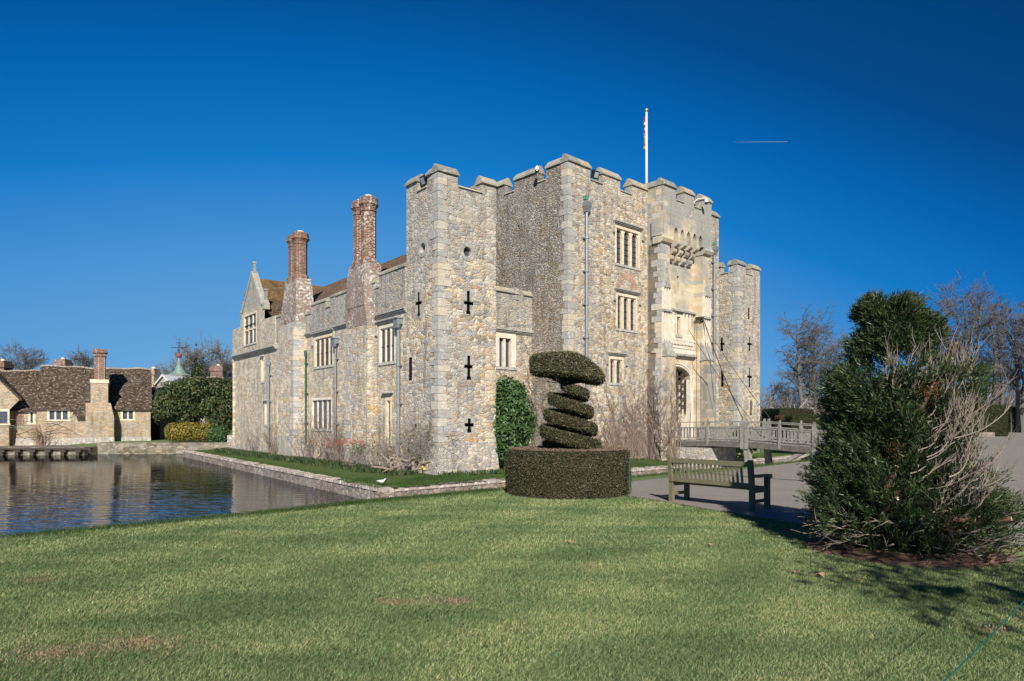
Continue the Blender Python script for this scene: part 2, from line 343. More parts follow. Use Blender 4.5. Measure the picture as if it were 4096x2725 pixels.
M_quoinw = quoinmat('warm_quoin_stone', [(.44,.42,.37), (.55,.47,.34), (.36,.36,.35), (.6,.5,.36)])
M_cap = quoinmat('coping_stone', [(.27,.26,.23), (.33,.32,.28), (.24,.24,.2), (.36,.33,.25)])
M_dress = plain('dressed_stone', (.68,.58,.42), .85, .15, var=.35, sc=5, bumpd=.01)
M_dressg = plain('grey_dressed_stone', (.36,.35,.31), .88, .15, var=.4, sc=6, bumpd=.015)
M_white = plain('pale_carved_stone', (.70,.63,.52), .85, .15, var=.35, sc=4, bumpd=.01)
M_gate = ashlar('gatehouse_ashlar', c1=(.54,.45,.31), c2=(.66,.57,.42), c3=(.36,.35,.32), bw=.5, bh=.26, gz=(10, 15), gamt=.85)
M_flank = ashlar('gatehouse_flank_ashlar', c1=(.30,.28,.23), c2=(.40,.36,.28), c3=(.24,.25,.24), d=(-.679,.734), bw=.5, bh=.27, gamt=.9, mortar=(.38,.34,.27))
M_dark = NT('recess_shade').out((.012,.011,.010), .9, .1)  # near-black colour standing in for the shade in openings and behind the arches
M_brick = brick('red_brick', .25); M_brickl = brick('lichened_brick', .6); M_brickw = brick('whitened_brick', 1.1, pink=.45)
M_rooft = tiles('brown_roof_tiles', orange=.12, gz=(9.5, 11.5))
M_rooft2 = tiles('ochre_roof_tiles', base1=(.075,.05,.032), base2=(.13,.088,.055), d=(.793,.609), orange=.22, gz=(10, 12))
M_lead = plain('lead_pipe', (.24,.26,.275), .45, .5, metal=.3, var=.25)
M_verd = plain('green_copper', (.13,.33,.25), .7, .3, var=.2)
M_wood = plain('weathered_oak', (.24,.23,.21), .85, .2, var=.45, sc=7, bumpd=.006)
M_woodd = plain('dark_oak', (.06,.05,.04), .8, .2, var=.3)
M_iron = plain('black_iron', (.02,.02,.022), .5, .4)
M_wpaint = plain('white_paint', (.8,.8,.8), .4, .4, var=.04)
def leadglass(name, step=.075, d=(.734,.679), base=(.03,.035,.045)):
    t = NT(name); p = t.pos(); sx = t.n('SeparateXYZ'); t.l(p, sx.inputs[0])
    s_ = t.math('ADD', t.math('MULTIPLY', sx.outputs[0], d[0]), t.math('MULTIPLY', sx.outputs[1], d[1]))
    a = t.math('FRACT', t.math('DIVIDE', s_, step*1.1)); b = t.math('FRACT', t.math('DIVIDE', sx.outputs[2], step*1.6))
    m = t.math('MAXIMUM', t.math('LESS_THAN', a, .16), t.math('LESS_THAN', b, .1))
    nz = t.noise(p, 14, 1); col = t.mix(nz, base, tuple(x*2.6 for x in base)); col = t.mix(m, col, (.10,.105,.11))
    t.bump(t.noise(p, 9, 1), .4, .05); t.l(t.math('ADD', t.math('MULTIPLY', m, .4), .12), t.b.inputs['Roughness'])
    t.l(col, t.b.inputs['Base Color']); t.b.inputs['Specular IOR Level'].default_value = .3; return t.m
M_glass = leadglass('leaded_glass'); M_glass2 = leadglass('leaded_glass_side', d=(.609,-.793))
M_glass3 = leadglass('cottage_glass', .22, (1, 0), (.03,.04,.06))
# ================================================================== GROUND, MOAT, WATER
WZ = -1.28                                              # water level
M_grassg = NT('lawn_soil')
_t = M_grassg; _p = _t.pos(); _n = _t.noise(_p, .45, 4, .6); _n2 = _t.noise(_p, 6, 4, .7); _n3 = _t.noise(_p, 60, 3, .7)
_c = _t.mix(_n, (.13,.19,.085), (.20,.24,.12)); _c = _t.mix(_t.math('MULTIPLY', _n2, .5), _c, (.10,.14,.06)); _c = _t.mix(.6, _c, _t.ramp(_n3, [(.3, (.3,.3,.3)), (.7, (.7,.7,.65))]), 'OVERLAY')
_t.bump(_n3, .8, .03); M_ground = _t.out(_c, .95, .05)
t = NT('island_turf'); p = t.pos(); n = t.noise(p, 1.2, 4, .6); n3 = t.noise(p, 30, 3, .7)
c = t.mix(n, (.06,.095,.03), (.10,.13,.05)); c = t.mix(.6, c, t.ramp(n3, [(.3, (.3,.3,.3)), (.7, (.7,.7,.65))]), 'OVERLAY'); t.bump(n3, .6, .03); M_turf = t.out(c, .95, .05)
crest = [(-60,-45),(-30,-14),(-14,3.6),(-7.33,9.8),(-4.6,12.3),(-3.06,14.0),(-1.6,15.3),(-.5,16.4),(3,19.7),(8,24.3),(16.2,31.9),(24,39.2),(31.8,46.4),(20,66),(0,92),(-14,100),(-21,66),(-27,62.5),(-36,62.3),(-36.2,58.5),(-47,57.7),(-75,57),(-100,40),(-110,0)]
nside = {15:-.5,16:-.32,17:-.32,18:-.32,19:-.66,20:-.66,21:-.66}
cz = [(nside.get(i, 0.0)) for i in range(len(crest))]
cen = np.array([-8., 36.])
mb = MB(); mid = []; far = []
for i, (x, y) in enumerate(crest):
    d = np.array([x, y])-cen; L = np.linalg.norm(d); d /= L
    mid.append((x+d[0]*14, y+d[1]*14, cz[i] if cz[i] else 0.0)); far.append((cen[0]+d[0]*1500, cen[1]+d[1]*1500, 0.0))
n = len(crest)
for i in range(n):
    j = (i+1) % n
    c0, c1 = (*crest[i], cz[i]), (*crest[j], cz[j])
    mb.quad([c0, c1, mid[j], mid[i]]); mb.quad([mid[i], mid[j], far[j], far[i]])
    bi, bj = [], []
    for (x, y), z, lst in ((crest[i], cz[i], bi), (crest[j], cz[j], bj)):
        d = cen-np.array([x, y]); d /= np.linalg.norm(d); st = .25 if z < 0 else 1.5
        lst += [x+d[0]*st, y+d[1]*st, -2.2]
    mb.quad([c1, c0, bi, bj])
ground = struct(mb.obj('ground', M_ground))
mb = MB(); mb.quad([(x+(cen[0]-x)*.0, y, -2.19) for x, y in crest]); struct(mb.obj('moat_bed', plain('mud', (.03,.03,.02))))
# water sheet
t = NT('moat_water'); p = t.pos()
n1 = t.noise(t.scaled(p, (.8, 3.2, 1), (0,0,.30)), 1.2, 1, .4); n2 = t.noise(t.scaled(p, (2.0, 7.5, 1), (0,0,.22)), 1.2, 1, .5)
calm = ramp01(t, t.noise(p, .11, 2, .5), .35, .65)
syw = t.n('SeparateXYZ'); t.l(p, syw.inputs[0]); near = t.math('ADD', t.math('MULTIPLY', ramp01(t, syw.outputs[1], 46, 16), 1.0), .22)
h = t.math('MULTIPLY', t.math('MULTIPLY', t.math('ADD', n1, t.math('MULTIPLY', n2, .3)), t.math('ADD', t.math('MULTIPLY', calm, .7), .5)), near)
t.bump(h, .5, .055); M_water = t.out((.004,.007,.006), .01, .35)
gl = t.n('BsdfGlossy', Roughness=.01); gl.inputs['Color'].default_value = (.44,.46,.48,1); bmp = [n_ for n_ in t.t.nodes if n_.type == 'BUMP'][0]; t.l(bmp.outputs[0], gl.inputs['Normal'])
fr = t.n('Fresnel', IOR=1.33); t.l(bmp.outputs[0], fr.inputs['Normal']); mx = t.n('MixShader'); t.b.inputs['Specular IOR Level'].default_value = 0
t.l(fr.outputs[0], mx.inputs[0]); t.l(t.b.outputs[0], mx.inputs[1]); t.l(gl.outputs[0], mx.inputs[2]); t.l(mx.outputs[0], t.t.nodes['Material Output'].inputs[0])
mb = MB(); 
wpoly = []
for x, y in crest:
    d = cen-np.array([x, y]); d /= np.linalg.norm(d); wpoly.append((x+d[0]*.12, y+d[1]*.12, WZ))
mb.quad(wpoly); struct(mb.obj('water', M_water))

# island on which the castle stands
fd = np.array([.734, .679]); fn = np.array([.679, -.734])           # along / out of the entrance front
sdv = np.array([-.609, .793]); sn = np.array([-.793, -.609])         # along / out of the moat side
C0 = np.array([-4.55, 24.2]); C1 = C0+fd*35.3; C2 = C1+np.array([-.66, .75])*33; C3 = np.array([-26.6, 55.2]); C3b = np.array([-23.5, 60.0])
isl = [C0, C1, C2, C3b, C3]; EZ = -.75
ci = sum(isl)/5
mb = MB(); inn = [p+(ci-p)/np.linalg.norm(ci-p)*4.4 for p in isl]
for i in range(5):
    j = (i+1) % 5; mb.quad([(*isl[i], EZ-.03), (*isl[j], EZ-.03), (*inn[j], -.58), (*inn[i], -.58)])
mb.quad([(*p, -.58) for p in inn]); struct(mb.obj('island_lawn', M_turf))
mb = MB(); th = .42
def wallrun(mb, a, b, z0, z1, th, m=0, bat=.06):
    a = np.array(a); b = np.array(b); d = (b-a)/np.linalg.norm(b-a); o = np.array([d[1], -d[0]])
    mb.box8([(*(a+o*bat), z0), (*(b+o*bat), z0), (*(b-o*th), z0), (*(a-o*th), z0), (*a, z1), (*b, z1), (*(b-o*th), z1), (*(a-o*th), z1)], m)
for a, b in ((C0, C1), (C1, C2), (C3b, C3), (C3, C0)): wallrun(mb, a, b, -2.2, EZ-.12, th)
# edge-laid coping stones
for a, b in ((C0, C1), (C3, C0), (C3b, C3)):
    L = np.linalg.norm(b-a); d = (b-a)/L; o = np.array([d[1], -d[0]]); x = 0
    while x < L-.05:
        wd = random.uniform(.09, .2); e = min(L, x+wd); q = .035+random.uniform(-.02, .03); zt = EZ+random.uniform(-.02, .035)
        p0 = a+d*x; p1 = a+d*(e-.012)
        mb.box8([(*(p0+o*q), EZ-.12), (*(p1+o*q), EZ-.12), (*(p1-o*.4), EZ-.12), (*(p0-o*.4), EZ-.12), (*(p0+o*q), zt-.03), (*(p1+o*q), zt-.03), (*(p1-o*.38), zt), (*(p0-o*.38), zt)], 1)
        x = e
M_cope2 = quoinmat('edge_laid_coping', [(.44,.38,.33), (.34,.30,.26), (.5,.47,.43), (.28,.25,.22), (.4,.34,.31)])
moatw = mb.obj('moat_wall', [M_moat, M_cope2]); tag(moatw, 'low lichened stone retaining wall with edge-laid coping round the castle lawn, washed by the moat', 'wall')

# ================================================================== CASTLE
castle = thing('castle', (8, 45, -.6), 'large moated sandstone castle with battlemented gatehouse, corner towers and brick chimneys', 'castle')
GZ = -1.0                                               # foundations go just below turf
def wallgrid(mb, w, a0, a1, z0, z1, holes=(), m=0, depth=.32, back=None, mh=None):
    "flat wall face with rectangular openings and their reveals"
    A = sorted({a0, a1, *[h[0] for h in holes], *[h[1] for h in holes]}); A = [a for a in A if a0 <= a <= a1]
    Z = sorted({z0, z1, *[h[2] for h in holes], *[h[3] for h in holes]}); Z = [z for z in Z if z0 <= z <= z1]
    inh = lambda a, z: any(h[0] < a < h[1] and h[2] < z < h[3] for h in holes)
    mh = m if mh is None else mh
    for i in range(len(A)-1):
        for k in range(len(Z)-1):
            x0, x1, y0, y1 = A[i], A[i+1], Z[k], Z[k+1]; xm, ym = (x0+x1)/2, (y0+y1)/2
            if not inh(xm, ym): mb.quad([w.pt(x0,y0), w.pt(x1,y0), w.pt(x1,y1), w.pt(x0,y1)], m); continue
            if back is not None: mb.quad([w.pt(x0,y0,-depth), w.pt(x1,y0,-depth), w.pt(x1,y1,-depth), w.pt(x0,y1,-depth)], back)
            e = 1e-4
            if not inh(x0-e, ym): mb.quad([w.pt(x0,y0), w.pt(x0,y1), w.pt(x0,y1,-depth), w.pt(x0,y0,-depth)], mh)
            if not inh(x1+e, ym): mb.quad([w.pt(x1,y0), w.pt(x1,y1), w.pt(x1,y1,-depth), w.pt(x1,y0,-depth)], mh)
            if not inh(xm, y0-e): mb.quad([w.pt(x0,y0), w.pt(x1,y0), w.pt(x1,y0,-depth), w.pt(x0,y0,-depth)], mh)
            if not inh(xm, y1+e): mb.quad([w.pt(x0,y1), w.pt(x1,y1), w.pt(x1,y1,-depth), w.pt(x0,y1,-depth)], mh)
def coping(mb, w, a0, a1, z, th=.5, h=.36, ov=.09, m=0, e0=True, e1=True):
    "weathered coping stones, ridge along the wall; split into a few stones"
    n = max(1, int((a1-a0)/.7)); b0 = a0-(ov*.6 if e0 else 0); b1 = a1+(ov*.6 if e1 else 0)
    for k in range(n):
        x0 = b0+(b1-b0)*k/n; x1 = b0+(b1-b0)*(k+1)/n-.012; j = random.uniform(-.012, .012)
        prof = [(ov+j, z+.003), (ov+j, z+.085), (-th*.36, z+h+j), (-th*.62, z+h+j), (-th-ov, z+.085), (-th-ov, z+.003)]
        mb.loft([[w.pt(x0, zz, o) for o, zz in prof], [w.pt(x1, zz+random.uniform(-.008, .008), o) for o, zz in prof]], m)
def battlement(mb, capb, w, a0, a1, mer, z0, zc, zt, th=.5, m=0, ends=(True, True), ch=.36):
    mb.wbox(w, a0, a1, -th, 0, z0, zc, m)
    prev = a0
    for (x0, x1) in mer:
        mb.wbox(w, x0, x1, -th, 0, zc, zt, m)
        coping(capb, w, x0, x1, zt, th, ch, e0=not(abs(x0-a0) < .01 and not ends[0]), e1=not(abs(x1-a1) < .01 and not ends[1]))
    gaps = []; p = a0
    for (x0, x1) in sorted(mer):
        if x0-p > .1: gaps.append((p, x0))
        p = x1
    if a1-p > .1: gaps.append((p, a1))
    for g0, g1 in gaps: capb.wbox(w, g0+.012, g1-.012, -th-.05, .06, zc+.002, zc+.09, 0, top=(g0+.012, g1-.012, -th-.03, .0))
def quoins(w1, w2, z0, z1, proud=.018, dirs=(1, -1), h=(.24, .38), skip=()):
    "alternating corner blocks; corner is at a=0 of both walls"
    q = MB(); z = z0; k = 0
    while z < z1-.08:
        hh = min(random.uniform(*h), z1-z); L1 = random.uniform(.36, .72) if k % 2 else random.uniform(.2, .46); L2 = random.uniform(.2, .44) if k % 2 else random.uniform(.34, .68)
        pr = proud+random.uniform(-.006, .01)
        c = lambda a, o: None
        P1 = w1.pt(dirs[0]*L1, 0, pr); P1b = w1.pt(dirs[0]*L1, 0, -.1); P2 = w2.pt(dirs[1]*L2, 0, pr); P2b = w2.pt(dirs[1]*L2, 0, -.1)
        Pc = np.array(w1.pt(0, 0, pr)[:2])+w2.n*pr; Pi = np.array(w1.pt(0, 0, -.1)[:2])-w2.n*.1
        g = .007
        for A, B, Cc, D in ((P1[:2], Pc, Pi, P1b[:2]), (Pc, P2[:2], P2b[:2], Pi)): pass
        poly = [P1[:2], tuple(Pc), P2[:2], P2b[:2], tuple(Pi), P1b[:2]]
        q.prism(poly, z+g, z+hh-g); z += hh; k += 1
    return q
def window(name, w, a0, a1, z0, z1, n, parent, mats, tiers=1, arch=True, hood=True, depth=.26, frame=.11, mull=.09, sill=True, glassd=.2, bars=4, hoodw=.14):
    "stone mullioned window: slots 0 stone, 1 leaded glass, 2 iron, 3 hood"
    mb = MB(); A0, A1 = a0, a1
    mb.quad([w.pt(a0, z0, -glassd), w.pt(a1, z0, -glassd), w.pt(a1, z1, -glassd), w.pt(a0, z1, -glassd)], 1)
    for x0, x1 in ((a0-frame*.7, a0+frame*.45), (a1-frame*.45, a1+frame*.7)): mb.wbox(w, x0, x1, -glassd-.04, .012, z0, z1)
    mb.wbox(w, a0-frame*.7, a1+frame*.7, -glassd-.04, .014, z1-.03, z1+frame)
    if sill: mb.wbox(w, a0-frame, a1+frame, -glassd, .05, z0-.14, z0, 3, top=(a0-frame, a1+frame, -glassd, .0))
    f = frame*.45; wl = (a1-a0-2*f-(n-1)*mull)/n
    zt = [z0+(z1-z0)*k/tiers for k in range(tiers+1)]
    for k in range(1, n):
        x = a0+f+k*wl+(k-1)*mull; mb.wbox(w, x, x+mull, -glassd-.02, -.045, z0, z1-.03)
    for k in range(1, tiers): mb.wbox(w, a0+f, a1-f, -glassd-.02, -.04, zt[k]-.06, zt[k]+.05)
    for k in range(n):
        x0 = a0+f+k*(wl+mull); x1 = x0+wl
        if arch:
            for q in range(tiers):
                ztop = zt[q+1]-(.03 if q == tiers-1 else .06); r = wl*.75; xm = (x0+x1)/2; N = 5
                for sgn in (-1, 1):
                    pl = []
                    xe = x0 if sgn < 0 else x1
                    pts = [(xe, ztop), (xm, ztop), (xm, ztop-.03)]
                    for i in range(1, N+1):
                        tt = i/N; pts.append((xm+(xe-xm)*math.sin(tt*math.pi/2), ztop-.03-r*(1-math.cos(tt*math.pi/2))*.9))
                    mb.loft([[w.pt(x, z, -.07) for x, z in pts], [w.pt(x, z, -glassd-.01) for x, z in pts]], 0)
        if bars:
            nb = bars
            for i in range(1, nb+1):
                z = z0+(z1-z0-.15)*i/(nb+1); mb.wbox(w, x0-.01, x1+.01, -glassd+.012, -glassd+.03, z-.012, z+.012, 2)
            for i in (1, 2): mb.wbox(w, x0+wl*i/3-.006, x0+wl*i/3+.006, -glassd+.012, -glassd+.024, z0+.02, z1-.1, 2)
    if hood:
        h0, h1 = a0-.28, a1+.28; zz = z1+frame+.05
        for k, (o, hh) in enumerate(((.17, .06), (.12, .05), (.06, .06))):
            mb.wbox(w, h0+k*.02, h1-k*.02, -.02, o, zz+.13-k*.058, zz+.13-k*.058+hh-.004, 3)
        for x in (h0, h1-.08):
            mb.wbox(w, x, x+.08, -.02, .11, zz-.42, zz+.01, 3); mb.wbox(w, x-.05 if x == h0 else x, x+.08 if x == h0 else x+.14, -.02, .13, zz-.5, zz-.42, 3)
    return mb.obj(name, mats, parent)
WM = [M_dress, M_glass, M_iron, M_dressg]; WM2 = [M_dress, M_glass2, M_iron, M_dressg]
def cross(w, u, vt, vb, va, ul, ur, sw=.15):
    "cruciform arrow loop as a list of holes"
    a = w.s(u); z1 = w.z(u, vt); z0 = w.z(u, vb); zc = w.z(u, va); L0 = w.s(ul); L1 = w.s(ur); L0, L1 = min(L0, L1), max(L0, L1)
    return [(a-sw/2, a+sw/2, z0, z1), (L0, L1, zc-.07, zc+.07), (a-sw*.8, a+sw*.8, z0, z0+.14)], (a, z0, z1, zc, L0, L1)
def slit_frame(mb, w, info, g=.17):
    "dressed panel round a loop, as thin proud plates with the opening left clear"
    a, z0, z1, zc, L0, L1 = info; o = .012
    for x0, x1, y0, y1 in ((a-g-.12, a-.12, z0-.1, zc-.09), (a+.12, a+g+.12, z0-.1, zc-.09), (a-g-.12, a-.08, zc+.09, z1+.1), (a+.08, a+g+.12, zc+.09, z1+.1)):
        mb.wbox(w, x0, x1, -.02, o, y0, y1)
    mb.wbox(w, a-.078, a+.078, -.02, o, z1+.01, z1+.1)

# ---- left corner tower -------------------------------------------------------
TA = math.atan2(5364-2048, 2731); T0 = (-3.11, 28.8)
TF = Wall(T0, (math.sin(TA), math.cos(TA)), (math.cos(TA), -math.sin(TA)))      # entrance-facing side
TS = Wall(T0, (-math.cos(TA), math.sin(TA)), (-math.sin(TA), -math.cos(TA)))    # moat-facing side
tw = TF.s(1984); ts = TS.s(1626); zB = 12.2; zC = 11.74
def tower(name, TF, TS, tw, ts, zM, zC, fm, sm, holesF, holesS, mat, plinth=True, base=GZ, infos=(), drum=3.4):
    mb = MB(); cap = MB()
    wallgrid(mb, TF, 0, tw, base, zC-.4, holesF, depth=.3, back=1, mh=1); wallgrid(mb, TS, 0, ts, base, zC-.4, holesS, depth=.3, back=1, mh=1)  # loop reveals coloured near-black so the slits look shaded
    # hidden sides and roof deck
    B = lambda a, b: tuple(np.array(TF.pt(a, 0)[:2])+TS.d*b)
    mb.quad([(*B(tw, 0), base), (*B(tw, ts), base), (*B(tw, ts), zC-.4), (*B(tw, 0), zC-.4)]); mb.quad([(*B(0, ts), base), (*B(tw, ts), base), (*B(tw, ts), zC-.4), (*B(0, ts), zC-.4)])
    mb.quad([(*B(0, 0), zC-.45), (*B(tw, 0), zC-.45), (*B(tw, ts), zC-.45), (*B(0, ts), zC-.45)])
    battlement(mb, cap, TF, 0, tw, fm, zC-.4, zC, zM, .42)
    TSi = TS; battlement(mb, cap, TSi, .42, ts, [(max(.42, x0), x1) for x0, x1 in sm], zC-.4, zC, zM, .42, ends=(False, True))
    TB = Wall(B(0, ts), TF.d, -TF.n); battlement(mb, cap, TB, .42, tw, [(.42, .9), (tw-.8, tw)], zC-.4, zC, zM, .42)
    TR = Wall(B(tw, 0), TS.d, -TS.n); battlement(mb, cap, TR, .42, ts-.42, [(.9, 1.5)], zC-.4, zC, zM, .42)
    if plinth:
        zp = .72
        mb.wbox(TF, -.22, tw+.1, -.05, .2, base, zp, 2, top=(-.02, tw, -.05, .02)); mb.wbox(TS, .0, ts, -.05, .2, base, zp, 2, top=(.0, ts, -.05, .02))
    o = mb.obj(name, [mat, M_dark, M_plinth], castle)
    cap.obj('coping', M_cap, o)
    q = quoins(TF, TS, .75 if plinth else base, zM-.02, dirs=(1, 1)); q.obj('quoins', M_quoin, o)
    for w_, inf in infos: sp = MB(); slit_frame(sp, w_, inf); sp.obj('loop_surround', M_dressg, o)
    return o
hF, hS, inf = [], [], []
for args in ((1873, 1165, 1257, 1213, 1856, 1893), (1875, 1424, 1520, 1467, 1857, 1890), (1877, 1675, 1730, 1700, 1859, 1895)):
    h, i_ = cross(TF, *args); hF += h; inf.append((TF, i_))
h, i_ = cross(TS, 1675, 1170, 1265, 1213, 1663, 1687); hS += h; inf.append((TS, i_))
a = TS.s(1642); hS.append((a-.13, a+.13, TS.z(1642, 1523), TS.z(1642, 1430)))
a = TS.s(1662); hS.append((a-.1, a+.1, TS.z(1662, 1713), TS.z(1662, 1697)))
# round windows: square opening behind a ring
def oculus_hole(w, u, v, r): a = w.s(u); z = w.z(u, v); return (a-r*.95, a+r*.95, z-r*.95, z+r*.95), (a, z, r)
o1, c1 = oculus_hole(TF, 1870, 1008, .23); o2, c2 = oculus_hole(TS, 1691, 993, .23); hF.append(o1); hS.append(o2)
sF = lambda u: TF.s(u); sS = lambda u: TS.s(u)
tower_l = tower('corner_tower', TF, TS, tw, ts, zB, zC, [(0, sF(1831)), (sF(1929), tw)], [(0, sS(1709)), (sS(1669), ts)], hF, hS, M_tower, infos=inf)
def oculus(w, c, parent):
    a, z, r = c; mb = MB(); N = 20
    ri = [(a+r*.9*math.cos(2*math.pi*k/N), z+r*.9*math.sin(2*math.pi*k/N)) for k in range(N)]
    ro = [(a+r*1.75*math.cos(2*math.pi*k/N), z+r*1.75*math.sin(2*math.pi*k/N)) for k in range(N)]
    mb.loft([[w.pt(x, y, -.18) for x, y in ri], [w.pt(x, y, .0) for x, y in ri], [w.pt(a+(x-a)*1.12, z+(y-z)*1.12, .025) for x, y in ri], [w.pt(x, y, .025) for x, y in ro], [w.pt(x, y, -.02) for x, y in ro]], 0, cap=False)
    mb.quad([w.pt(x, y, -.17) for x, y in ri], 1)
    return mb.obj('round_window', [M_dressg, M_glass], parent)
oculus(TF, c1, tower_l); oculus(TS, c2, tower_l)

# ---- wing along the moat -------------------------------------------------------
T1 = np.array(TS.pt(ts, 0)[:2]); WG = Wall(T1, sdv, sn)
ws = WG.s; wz = WG.z; WL = 27.0; JS = 17.3                       # JS: where the jettied end block starts
whole = []
def wh(a0, a1, z0, z1): whole.append((min(a0, a1), max(a0, a1), z0, z1)); return (min(a0, a1), max(a0, a1), z0, z1)
w1 = wh(ws(1579), ws(1519), 4.45, 6.1); w2 = wh(ws(1331), ws(1259), 4.75, 6.35); w3 = wh(ws(1326), ws(1248), 1.2, 2.85)
w5 = wh(20.1, 20.6, 4.35, 5.95); w6 = wh(19.4, 19.85, 1.4, 2.85); w7 = wh(16.9, 17.35, 1.4, 3.0); w8 = wh(1.52, 2.0, .6, 2.65)
wing = MB()
wallgrid(wing, WG, 0, JS, GZ, 6.75, [h for h in whole if h[1] < JS], depth=.3); wallgrid(wing, WG, JS, WL, GZ, 6.5, [h for h in whole if h[0] > JS], depth=.3)
# parapet course of the long part
def wingpar(a0, a1, zt, cp): wing.wbox(WG, a0, a1, -.4, .07, 6.78, zt-.24, 1); coping(cp, WG.off(.07), a0, a1, zt-.24, .42, .24, .05)
wcap = MB()
wingpar(0, 2.6, 8.85, wcap); wingpar(2.6, 3.0, 8.3, wcap); wingpar(3.0, 3.84, 8.6, wcap); wingpar(5.46, 8.5, 8.62, wcap); wingpar(8.5, 9.1, 8.15, wcap); wingpar(9.1, 11.3, 8.55, wcap); wingpar(11.3, 12.2, 8.1, wcap)
wingpar(14.95, 15.6, 8.2, wcap); wingpar(15.6, JS+2.3, 8.55, wcap)
# moulded string under the parapet
def string(mb, w, a0, a1, z, m=0, sc=1.0, base=0.0):
    for k, (o, hh, dz) in enumerate(((.17, .09, 0), (.11, .07, -.075), (.05, .06, -.135))): mb.wbox(w, a0, a1, -.05, base+o*sc, z+dz*sc, z+dz*sc+hh*sc-.004, m)
for a0, a1 in ((0, 2.95), (5.46, 12.18)): string(wing, WG, a0, a1, 6.72, 2)
# jettied end block with its gable
JW = WG.off(.16); gx0, gx1 = 19.9, 24.5; gxm = 22.1
w4 = (ws(1034)+.0, ws(985), 7.15, 9.2)
wallgrid(wing, JW, JS, WL, 6.62, 8.5, [(w4[0], w4[1], w4[2], 8.5)], m=0, depth=.3)
string(wing, WG, JS, WL, 6.5, 2, 1.1, .1)
zg = 9.55
wallgrid(wing, JW, gx0-.5, gx1+.45, 8.5, zg, [(w4[0], w4[1], 8.5, w4[3])], m=0, depth=.3)
wing.wbox(JW, gx1+.45, WL, -.4, -.004, 8.5, 8.6, 2, top=(gx1+.45, WL, -.4, -.1))
wing.loft([[JW.pt(gx0, zg, 0), JW.pt(gx1, zg, 0), JW.pt(gxm+.05, 12.0, 0)], [JW.pt(gx0, zg, -.3), JW.pt(gx1, zg, -.3), JW.pt(gxm+.05, 12.0, -.3)]], 3)
for e, s_ in ((gx0, -1), (gx1, 1)):                              # sloping gable copings
    wing.loft([[JW.pt(e+s_*.12, zg-.02, .07), JW.pt(e-s_*.16, zg-.02, .07), JW.pt(e-s_*.16, zg-.02, -.36), JW.pt(e+s_*.12, zg-.02, -.36)],
               [JW.pt(gxm+.05+s_*.06, 12.2, .07), JW.pt(gxm+.05-s_*.0, 11.9, .07), JW.pt(gxm+.05-s_*.0, 11.9, -.36), JW.pt(gxm+.05+s_*.06, 12.2, -.36)]], 4)
for e, zt in ((gx0-.3, 10.6), (gx1+.3, 10.4), (gxm+.05, 12.9)):                # finials
    zb_ = zg if zt < 12 else 11.95
    wing.wbox(JW, e-.2, e+.2, -.35, .05, zb_-.02 if zt > 12 else zb_, zb_+.28, 4, top=(e-.12, e+.12, -.27, -.03)); wing.wbox(JW, e-.085, e+.085, -.24, -.07, zb_+.28, zt-.12, 4); wing.wbox(JW, e-.12, e+.12, -.27, -.04, zt-.12, zt, 4)
wing.wbox(JW, gx0-.5, gx0-.1, -.35, .04, zg-.35, zg-.005, 4); wing.wbox(JW, gx1+.1, gx1+.5, -.35, .04, zg-.35, zg-.005, 4)
# side / end / back of the wing
Bk = lambda a, b, z: (*(np.array(WG.pt(a, 0)[:2])-sn*b), z)
for (a, b, a2, b2, z1) in ((WL, -.16, WL, 7.5, 8.55), (4.6, 7.5, WL, 7.5, 8.5), (4.6, .5, 4.6, 7.5, 8.3)):
    wing.quad([Bk(a, b, GZ), Bk(a2, b2, GZ), Bk(a2, b2, z1), Bk(a, b, z1)], 0)
wing.quad([Bk(JS, -.16, 6.62), Bk(JS, 0, 6.62), Bk(JS, 0, 8.5), Bk(JS, -.16, 8.5)], 0)
wing.wbox(WG, 0, WL, -.05, .16, GZ, -.1, 5, top=(0, WL, -.05, .02)); wing.wbox(WG, WL-.02, WL+.35, -.6, .4, GZ, .55, 5, top=(WL-.02, WL+.05, -.5, .1))
wingo = wing.obj('side_wing', [M_wing, M_wingtop, M_dressg, stone('gable_rubble', 5, 1.4, pal=[C_GREY, C_TAN, (.3,.28,.27), C_GREY], mortar=(.4,.37,.33), greyamt=.8, lichen=.5), M_cap, M_plinth], castle)
wcap.obj('coping', M_cap, wingo)
WMg = [M_white, M_glass2, M_iron, M_dressg]
window('window', WG, *w1, 3, wingo, WMg, bars=1, mull=.11, glassd=.1); window('window', WG, *w2, 4, wingo, WM2, bars=1, mull=.12, glassd=.1); window('window', WG, *w3, 4, wingo, WMg, arch=False, hood=False, bars=0, mull=.13, glassd=.1)
window('window', JW, *w4, 3, wingo, WM2, tiers=2, arch=False, hood=False, bars=0, mull=.13, glassd=.1)
for x in (w5, w6, w7, w8): window('window', WG, *x, 1, wingo, WM2, bars=1, hood=False, frame=.14, glassd=.12)
for a0, a1, z0 in ((1.25, 2.3, 2.95), (19.2, 20.05, 3.0), (19.95, 20.75, 6.05)): hd = MB(); hd.wbox(WG, a0, a1, -.02, .18, z0, z0+.1, 0, top=(a0, a1, -.02, .08)); hd.obj('drip_stone', M_dressg, wingo)
rf = MB()                                                        # roofs
rz = 10.95
def RP(a, b, z): return Bk(a, b, z)
rf.quad([RP(1.8, .45, 8.25), RP(21, .45, 8.25), RP(21, 3.5, rz), RP(5.2, 3.5, rz)]); rf.quad([RP(1.8, 6.6, 8.25), RP(21, 6.6, 8.25), RP(21, 3.5, rz), RP(5.2, 3.5, rz)]); rf.quad([RP(1.8, .45, 8.25), RP(1.8, 6.6, 8.25), RP(5.2, 3.5, rz)])
rfo = rf.obj('roof', M_rooft, castle)
rf = MB(); gz_ = 11.75
